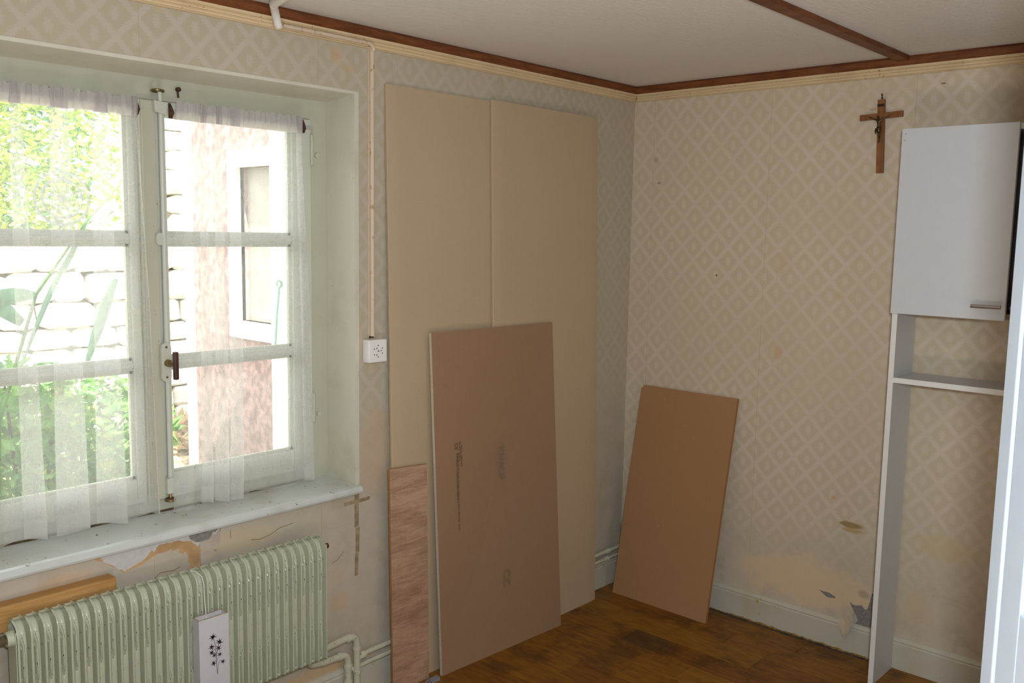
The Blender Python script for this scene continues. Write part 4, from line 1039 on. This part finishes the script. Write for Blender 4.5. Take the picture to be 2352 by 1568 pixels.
me2.materials.clear(); me2.materials.append(M['bronze']); me2.polygons.foreach_set('use_smooth', [True] * len(me2.polygons))
for q in me2.vertices: q.co = q.co / SCL + Vector((0, 0, fz))
o = bpy.data.objects.new('figure', me2); COL.objects.link(o); o.parent = cr; o.location = Vector((0, Yc + 0.0015, 0)) - WL[cr]; o['label'] = 'dark bronze figure with outstretched arms'
m = MB(); m.tube([(-0.025, Yc + 0.0015, 2.006), (-0.027, Yc + 0.0015, 1.999), (-0.0265, Yc + 0.0015, 1.990)], [0.0085, 0.0098, 0.0088], 12); m.tube([(-0.030, Yc + 0.010, 2.003), (-0.028, Yc + 0.013, 1.992), (-0.026, Yc + 0.012, 1.982)], [0.003, 0.0035, 0.001], 6)
lc = m.build('loincloth', M['bronze'], cr, True)

# ------------------------------------------------------------------ white cabinet unit with open shelf
WM, WE = M['white_mel'], M['white_edge']
y0c, y1c = -1.250, -1.975; tp = 0.018; xf = -0.200; xb = -0.017
cab = thing('shelf_cabinet', 'tall white cabinet unit with doors above an open shelf, right of the crucifix', 'cabinet', (-0.11, (y0c + y1c) / 2, 0))
def panel(name, b, edge):  # front edge band of its own colour
    mb = MB(); mb.box(*b)
    mb.box(b[0] - 0.0008, b[0], b[2], b[3], b[4], b[5], 1)
    return mb.build(name, [WM, WE], cab)
panel('side_panel', (xf, xb, y0c - tp, y0c, 0.0, 1.97), 0)
panel('side_panel', (xf, xb, y1c, y1c + tp, 0.0, 1.97), 0)
panel('shelf', (xf, xb, y1c + tp, y0c - tp, 1.108, 1.126), 0)
mb = MB(); mb.box(xf, xb, y1c + tp, y0c - tp, 1.353, 1.371); mb.build('cabinet_floor', M['brown_back'], cab)
panel('cabinet_top', (xf, xb, y1c + tp, y0c - tp, 1.952, 1.97), 0)
boxo('cabinet_back', (xb - 0.004, xb, y1c + tp, y0c - tp, 1.371, 1.952), WM, cab)
def cdoor(ya, yb, hy0_, hy1_, ang=0.0):
    d = boxo('door', (xf - 0.0185, xf - 0.002, min(ya, yb), max(ya, yb), 1.350, 1.972), WM, cab, 0.001)
    mb = MB(); mb.tube([(xf - 0.045, hy0_, 1.394), (xf - 0.045, hy1_, 1.394)], 0.006, 12)
    for yy_ in (hy0_ - 0.012, hy1_ + 0.012): mb.tube([(xf - 0.0185, yy_, 1.394), (xf - 0.045, yy_, 1.394)], 0.004, 8)
    mb.build('handle', M['steel'], d, True)
    return d
cdoor(-1.2495, -1.607, -1.512, -1.600)
cdoor(-1.622, -1.975, -1.628, -1.716)
# torn sticker and tiny screws
m = MB(); m.tube([(xf - 0.0185, -1.262, 1.955), (xf - 0.0192, -1.262, 1.955)], 0.0015, 6); m.tube([(xf - 0.0185, -1.258, 1.935), (xf - 0.0192, -1.258, 1.933)], 0.0013, 6)
m.build('rust_dots', M['rust'], cab)

# ------------------------------------------------------------------ open door leaf at the right edge of the view
J0 = Vector((-1.857, -2.024)); HN = Vector((-2.57, -2.434)); du = (HN - J0); LW = du.length; du.normalize(); dn = Vector((-du.y, du.x))
if dn.dot(Vector((-3.41, -2.406)) - J0) < 0: dn = -dn
leaf = meta(bpy.data.objects.new('door_1', None), kind='structure'); COL.objects.link(leaf); leaf.location = (HN.x, HN.y, 0); WL[leaf] = Vector(leaf.location)
def leafbox(name, s0, s1, d0, d1, z0, z1, bev=0.0):
    mb = MB(); mb.box(s0, s1, d0, d1, z0, z1, bev=bev)
    mb.v = [(J0.x + du.x * p[0] + dn.x * p[1], J0.y + du.y * p[0] + dn.y * p[1], p[2]) for p in mb.v]
    o = mb.build(name, M['door_white'], leaf)
    bm = bmesh.new(); bm.from_mesh(o.data); bmesh.ops.recalc_face_normals(bm, faces=bm.faces[:]); bm.to_mesh(o.data); bm.free()
    return o
leafbox('door_core', 0.0, LW, -0.040, -0.010, 0.008, 2.10, 0.002)
leafbox('edge_bead', 0.0, 0.055, -0.010, 0.0, 0.008, 2.10, 0.003)
leafbox('stile', 0.065, 0.15, -0.0101, -0.002, 0.008, 2.10, 0.003)
leafbox('stile', LW - 0.10, LW, -0.0101, -0.002, 0.008, 2.10, 0.003)
for z0_, z1_ in ((0.008, 0.20), (0.95, 1.07), (1.98, 2.10)): leafbox('rail', 0.15, LW - 0.10, -0.0101, -0.002, z0_, z1_, 0.003)
for z0_, z1_ in ((0.23, 0.92), (1.10, 1.95)): leafbox('door_panel', 0.175, LW - 0.13, -0.0101, -0.004, z0_, z1_, 0.003)

meta(boxo('wall_partition', (-2.62, -2.54, YF, -2.475, 0, CEIL), M['wall_plain']), kind='structure')

# ------------------------------------------------------------------ the garden outside
rg = random.Random(11)
# ground
N2 = 40; v = []; f = []
for i in range(N2 + 1):
    for j in range(N2 + 1):
        x_ = -7 + 12 * i / N2; y_ = 0.37 + 9 * j / N2
        z = 0.15 + 0.035 * y_ + (0.9 * max(0, y_ - 3.9) if y_ > 3.9 else 0) * 0.35
        z += 0.09 * mnoise.noise(Vector((x_ * 1.7, y_ * 1.7, 0))) + 0.04 * mnoise.noise(Vector((x_ * 6, y_ * 6, 3)))
        v.append((x_, y_, z))
for i in range(N2):
    for j in range(N2):
        a = i * (N2 + 1) + j; f.append((a, a + N2 + 1, a + N2 + 2, a + 1))
m = MB(); m.add(v, f); meta(m.build('ground', M['soil'], smooth=True), kind='structure')

# neighbouring wing with pink roughcast
nb = thing('house_wing', 'pink roughcast wing of the house outside the right-hand panes', 'building', (-0.7, 1.3, 0))
m = MB(); WYa, WYb = 0.37, 2.32; wy0, wy1, wz0, wz1 = 1.06, 1.775, 1.13, 1.905
m.box(-0.9, -0.4, WYa, wy0, 0.0, 3.4); m.box(-0.9, -0.4, wy1, WYb, 0.0, 3.4); m.box(-0.9, -0.4, wy0, wy1, 0.0, wz0); m.box(-0.9, -0.4, wy0, wy1, wz1, 3.4)
m.build('wall', M['pink'], nb)
m = MB(); s_ = 0.085
m.box(-0.925, -0.88, wy0 - s_, wy0, wz0 - s_, wz1 + s_); m.box(-0.925, -0.88, wy1, wy1 + s_, wz0 - s_, wz1 + s_); m.box(-0.925, -0.88, wy0, wy1, wz1, wz1 + s_); m.box(-0.935, -0.86, wy0, wy1, wz0 - s_, wz0)
meta(m.build('window_surround', M['white_stone'], nb), 'white stone surround of the neighbouring window')
boxo('shutter', (-0.86, -0.84, wy0, wy1, wz0, wz1), M['shutter'], nb)
m = MB()
for yy_ in (WYb - 0.06,): m.box(-0.92, -0.88, yy_, WYb + 0.01, 0.0, 3.4)
m.build('corner_stones', M['white_stone'], nb)

# dry stone retaining wall, stone by stone
gw = thing('garden_wall', 'pale rubble retaining wall across the garden', 'wall', (-1.0, 3.6, 0.1))
boxo('wall_core', (-5.5, 2.0, 3.56, 3.95, 0.0, 1.42), M['mortar'], gw)
boxo('wall_core', (-0.5, 2.0, 3.57, 3.95, 1.38, 2.28), M['mortar'], gw)
def stone_mesh(seed):
    r = random.Random(seed); bm = bmesh.new(); bmesh.ops.create_cube(bm, size=1)
    bmesh.ops.bevel(bm, geom=bm.edges[:], offset=0.16, segments=1, affect='EDGES')
    for q in bm.verts: q.co += Vector((r.uniform(-.06, .06), r.uniform(-.05, .05), r.uniform(-.06, .06)))
    me = bpy.data.meshes.new('stone'); bm.to_mesh(me); bm.free(); me.materials.append(M['stone']); return me
SM = [stone_mesh(i) for i in range(6)]
z = 0.22; row = 0
while z < 2.26:
    h_ = rg.choice([0.13, 0.16, 0.19]); x_ = -3.4 if z < 1.38 else -0.5
    x_ += rg.uniform(0, 0.1)
    while x_ < 0.35:
        w2 = rg.uniform(0.18, 0.36)
        o = bpy.data.objects.new('stone', rg.choice(SM)); COL.objects.link(o); o.parent = gw
        o.location = Vector((x_ + w2 / 2, 3.55 + rg.uniform(-0.02, 0.02), z + h_ / 2)) - WL[gw]
        o.scale = (w2 - 0.004, 0.22, h_ - 0.002); o.rotation_euler = (0, rg.uniform(-.04, .04), 0)
        x_ += w2
    z += h_

def foliage(name, centre, rad_, n, size, mat, seed, flat=1.0):
    r = random.Random(seed); mb = MB()
    for _ in range(n):
        while True:
            p = Vector((r.uniform(-1, 1), r.uniform(-1, 1), r.uniform(-1, 1)))
            if 0.15 < p.length < 1: break
        p = Vector((centre[0] + p.x * rad_[0], centre[1] + p.y * rad_[1], centre[2] + p.z * rad_[2]))
        a = Vector((r.gauss(0, 1), r.gauss(0, 1), r.gauss(0, 0.6))).normalized(); b = a.cross(Vector((r.gauss(0, 1), r.gauss(0, 1), r.gauss(0, 1)))).normalized()
        s = size * r.uniform(0.6, 1.3); w3 = s * 0.42
        nn = a.cross(b)
        mb.add([p, p + a * s * 0.5 + b * w3 * 0.5 + nn * s * .06, p + a * s, p + a * s * 0.5 - b * w3 * 0.5 + nn * s * .06], [(0, 1, 2), (0, 2, 3)])
    return mb
def plant(name, label, cat, base_pt, blobs, mats, trunk, group=None):
    p = thing(name, label, cat, base_pt, group)
    for q, (c, rd, n, s, mk, sd) in enumerate(blobs):
        fo = foliage('foliage', c, rd, n, s, None, sd).build('foliage', M[mk], p); fo['kind'] = 'stuff'
    mb = MB()
    for (pts, rr) in trunk: mb.tube(pts, rr, 7)
    mb.build('trunk', M['bark'], p, True)
    return p
plant('tree', 'yellow-green sunlit tree beyond the garden wall outside the left casement', 'tree', (-1.6, 5.0, 0.9),
      [((-1.7, 4.9, 2.5), (1.0, 0.7, 0.95), 3600, 0.085, 'leaf_yellow', 1), ((-0.75, 4.75, 2.15), (0.75, 0.6, 0.75), 2400, 0.08, 'leaf_yellow', 12)], None, [([(-1.6, 5.0, 0.5), (-1.62, 4.95, 1.6), (-1.7, 4.9, 2.6)], [0.08, 0.06, 0.03])])
plant('tree', 'darker green tree behind the yellow-green one', 'tree', (-0.6, 7.1, 1.2),
      [((-0.5, 7.0, 2.7), (1.1, 0.9, 1.5), 3600, 0.11, 'leaf_dark', 3)], None, [([(-0.6, 7.1, 0.9), (-0.55, 7.0, 2.0), (-0.5, 7.0, 3.0)], [0.09, 0.07, 0.03])])
plant('bush', 'leafy green bush just outside the lower left panes', 'bush', (-2.10, 1.35, 0.2),
      [((-2.15, 1.35, 0.70), (0.33, 0.28, 0.40), 1500, 0.07, 'leaf_green', 4), ((-2.0, 1.5, 0.62), (0.3, 0.25, 0.33), 700, 0.06, 'leaf_yellow', 5)], None,
      [([(-2.10, 1.35, 0.12), (-2.16, 1.33, 0.6), (-2.2, 1.3, 1.05)], [0.012, 0.009, 0.004]), ([(-2.08, 1.36, 0.12), (-2.0, 1.42, 0.7), (-1.93, 1.45, 1.0)], [0.01, 0.007, 0.003])])
plant('bush', 'low green weeds at the foot of the garden wall', 'bush', (-1.5, 2.4, 0.2),
      [((-1.5, 2.3, 0.55), (0.45, 0.35, 0.30), 1500, 0.08, 'leaf_green', 6)], None, [([(-1.5, 2.4, 0.12), (-1.48, 2.38, 0.6)], [0.01, 0.005])])
dl = foliage('dry', (-0.45, 2.92, 0.30), (0.7, 0.40, 0.07), 2200, 0.09, None, 8)
dl2 = dl.build('leaf_litter', M['leaf_dry'], loc=(-0.75, 2.9, 0.2)); meta(dl2, 'dry leaf litter on the garden ground by the wall', 'leaf litter', kind='stuff')
# tall plant with long hanging strap leaves
sp_ = thing('strap_leaf_plant', 'tall plant with long blue-green strap leaves outside the left panes', 'plant', (-2.35, 1.05, 0.2))
m = MB()
m.tube([(-2.35, 1.05, 0.12), (-2.30, 1.06, 0.9), (-2.15, 1.08, 1.35), (-1.95, 1.10, 1.62), (-1.8, 1.1, 1.78)], [0.010, 0.008, 0.006, 0.004, 0.002], 7); m.build('stem', M['leaf_green'], sp_, True)
def strap(p0, p1, w3, droop, seed):
    p0, p1 = Vector(p0), Vector(p1); mb = MB(); v = []; NN = 8
    side = (p1 - p0).cross(Vector((0.3, 1, 0.2))).normalized()
    for k in range(NN + 1):
        s = k / NN; p = p0.lerp(p1, s) + Vector((0, 0, droop * math.sin(PI * s)))
        ww = w3 * math.sin(PI * min(1, 0.12 + s * 0.88)) ** 0.8
        v += [p - side * ww, p + Vector((0, -0.004, 0)), p + side * ww]
    f = []
    for k in range(NN): f += [(k * 3, k * 3 + 1, k * 3 + 4, k * 3 + 3), (k * 3 + 1, k * 3 + 2, k * 3 + 5, k * 3 + 4)]
    mb.add(v, f); mb.add([Vector(q) + Vector((0, 0.0015, 0)) for q in v], [tuple(reversed(x_)) for x_ in f])
    mb.build('leaf', M['leaf_blue'], sp_, True)
strap((-2.02, 1.09, 1.50), (-2.22, 1.05, 1.10), 0.010, 0.02, 1); strap((-1.85, 1.1, 1.40), (-2.00, 1.06, 1.05), 0.020, 0.01, 2)
strap((-2.15, 1.08, 1.35), (-2.45, 1.0, 1.22), 0.032, 0.05, 3); strap((-2.2, 1.08, 1.25), (-2.55, 1.0, 1.42), 0.036, 0.04, 4); strap((-1.95, 1.1, 1.62), (-2.05, 1.08, 1.42), 0.010, 0.01, 5)
strap((-2.27, 1.07, 1.1), (-2.5, 1.0, 1.02), 0.04, 0.05, 6); strap((-2.3, 1.06, 1.0), (-2.42, 1.0, 0.75), 0.03, 0.03, 7)
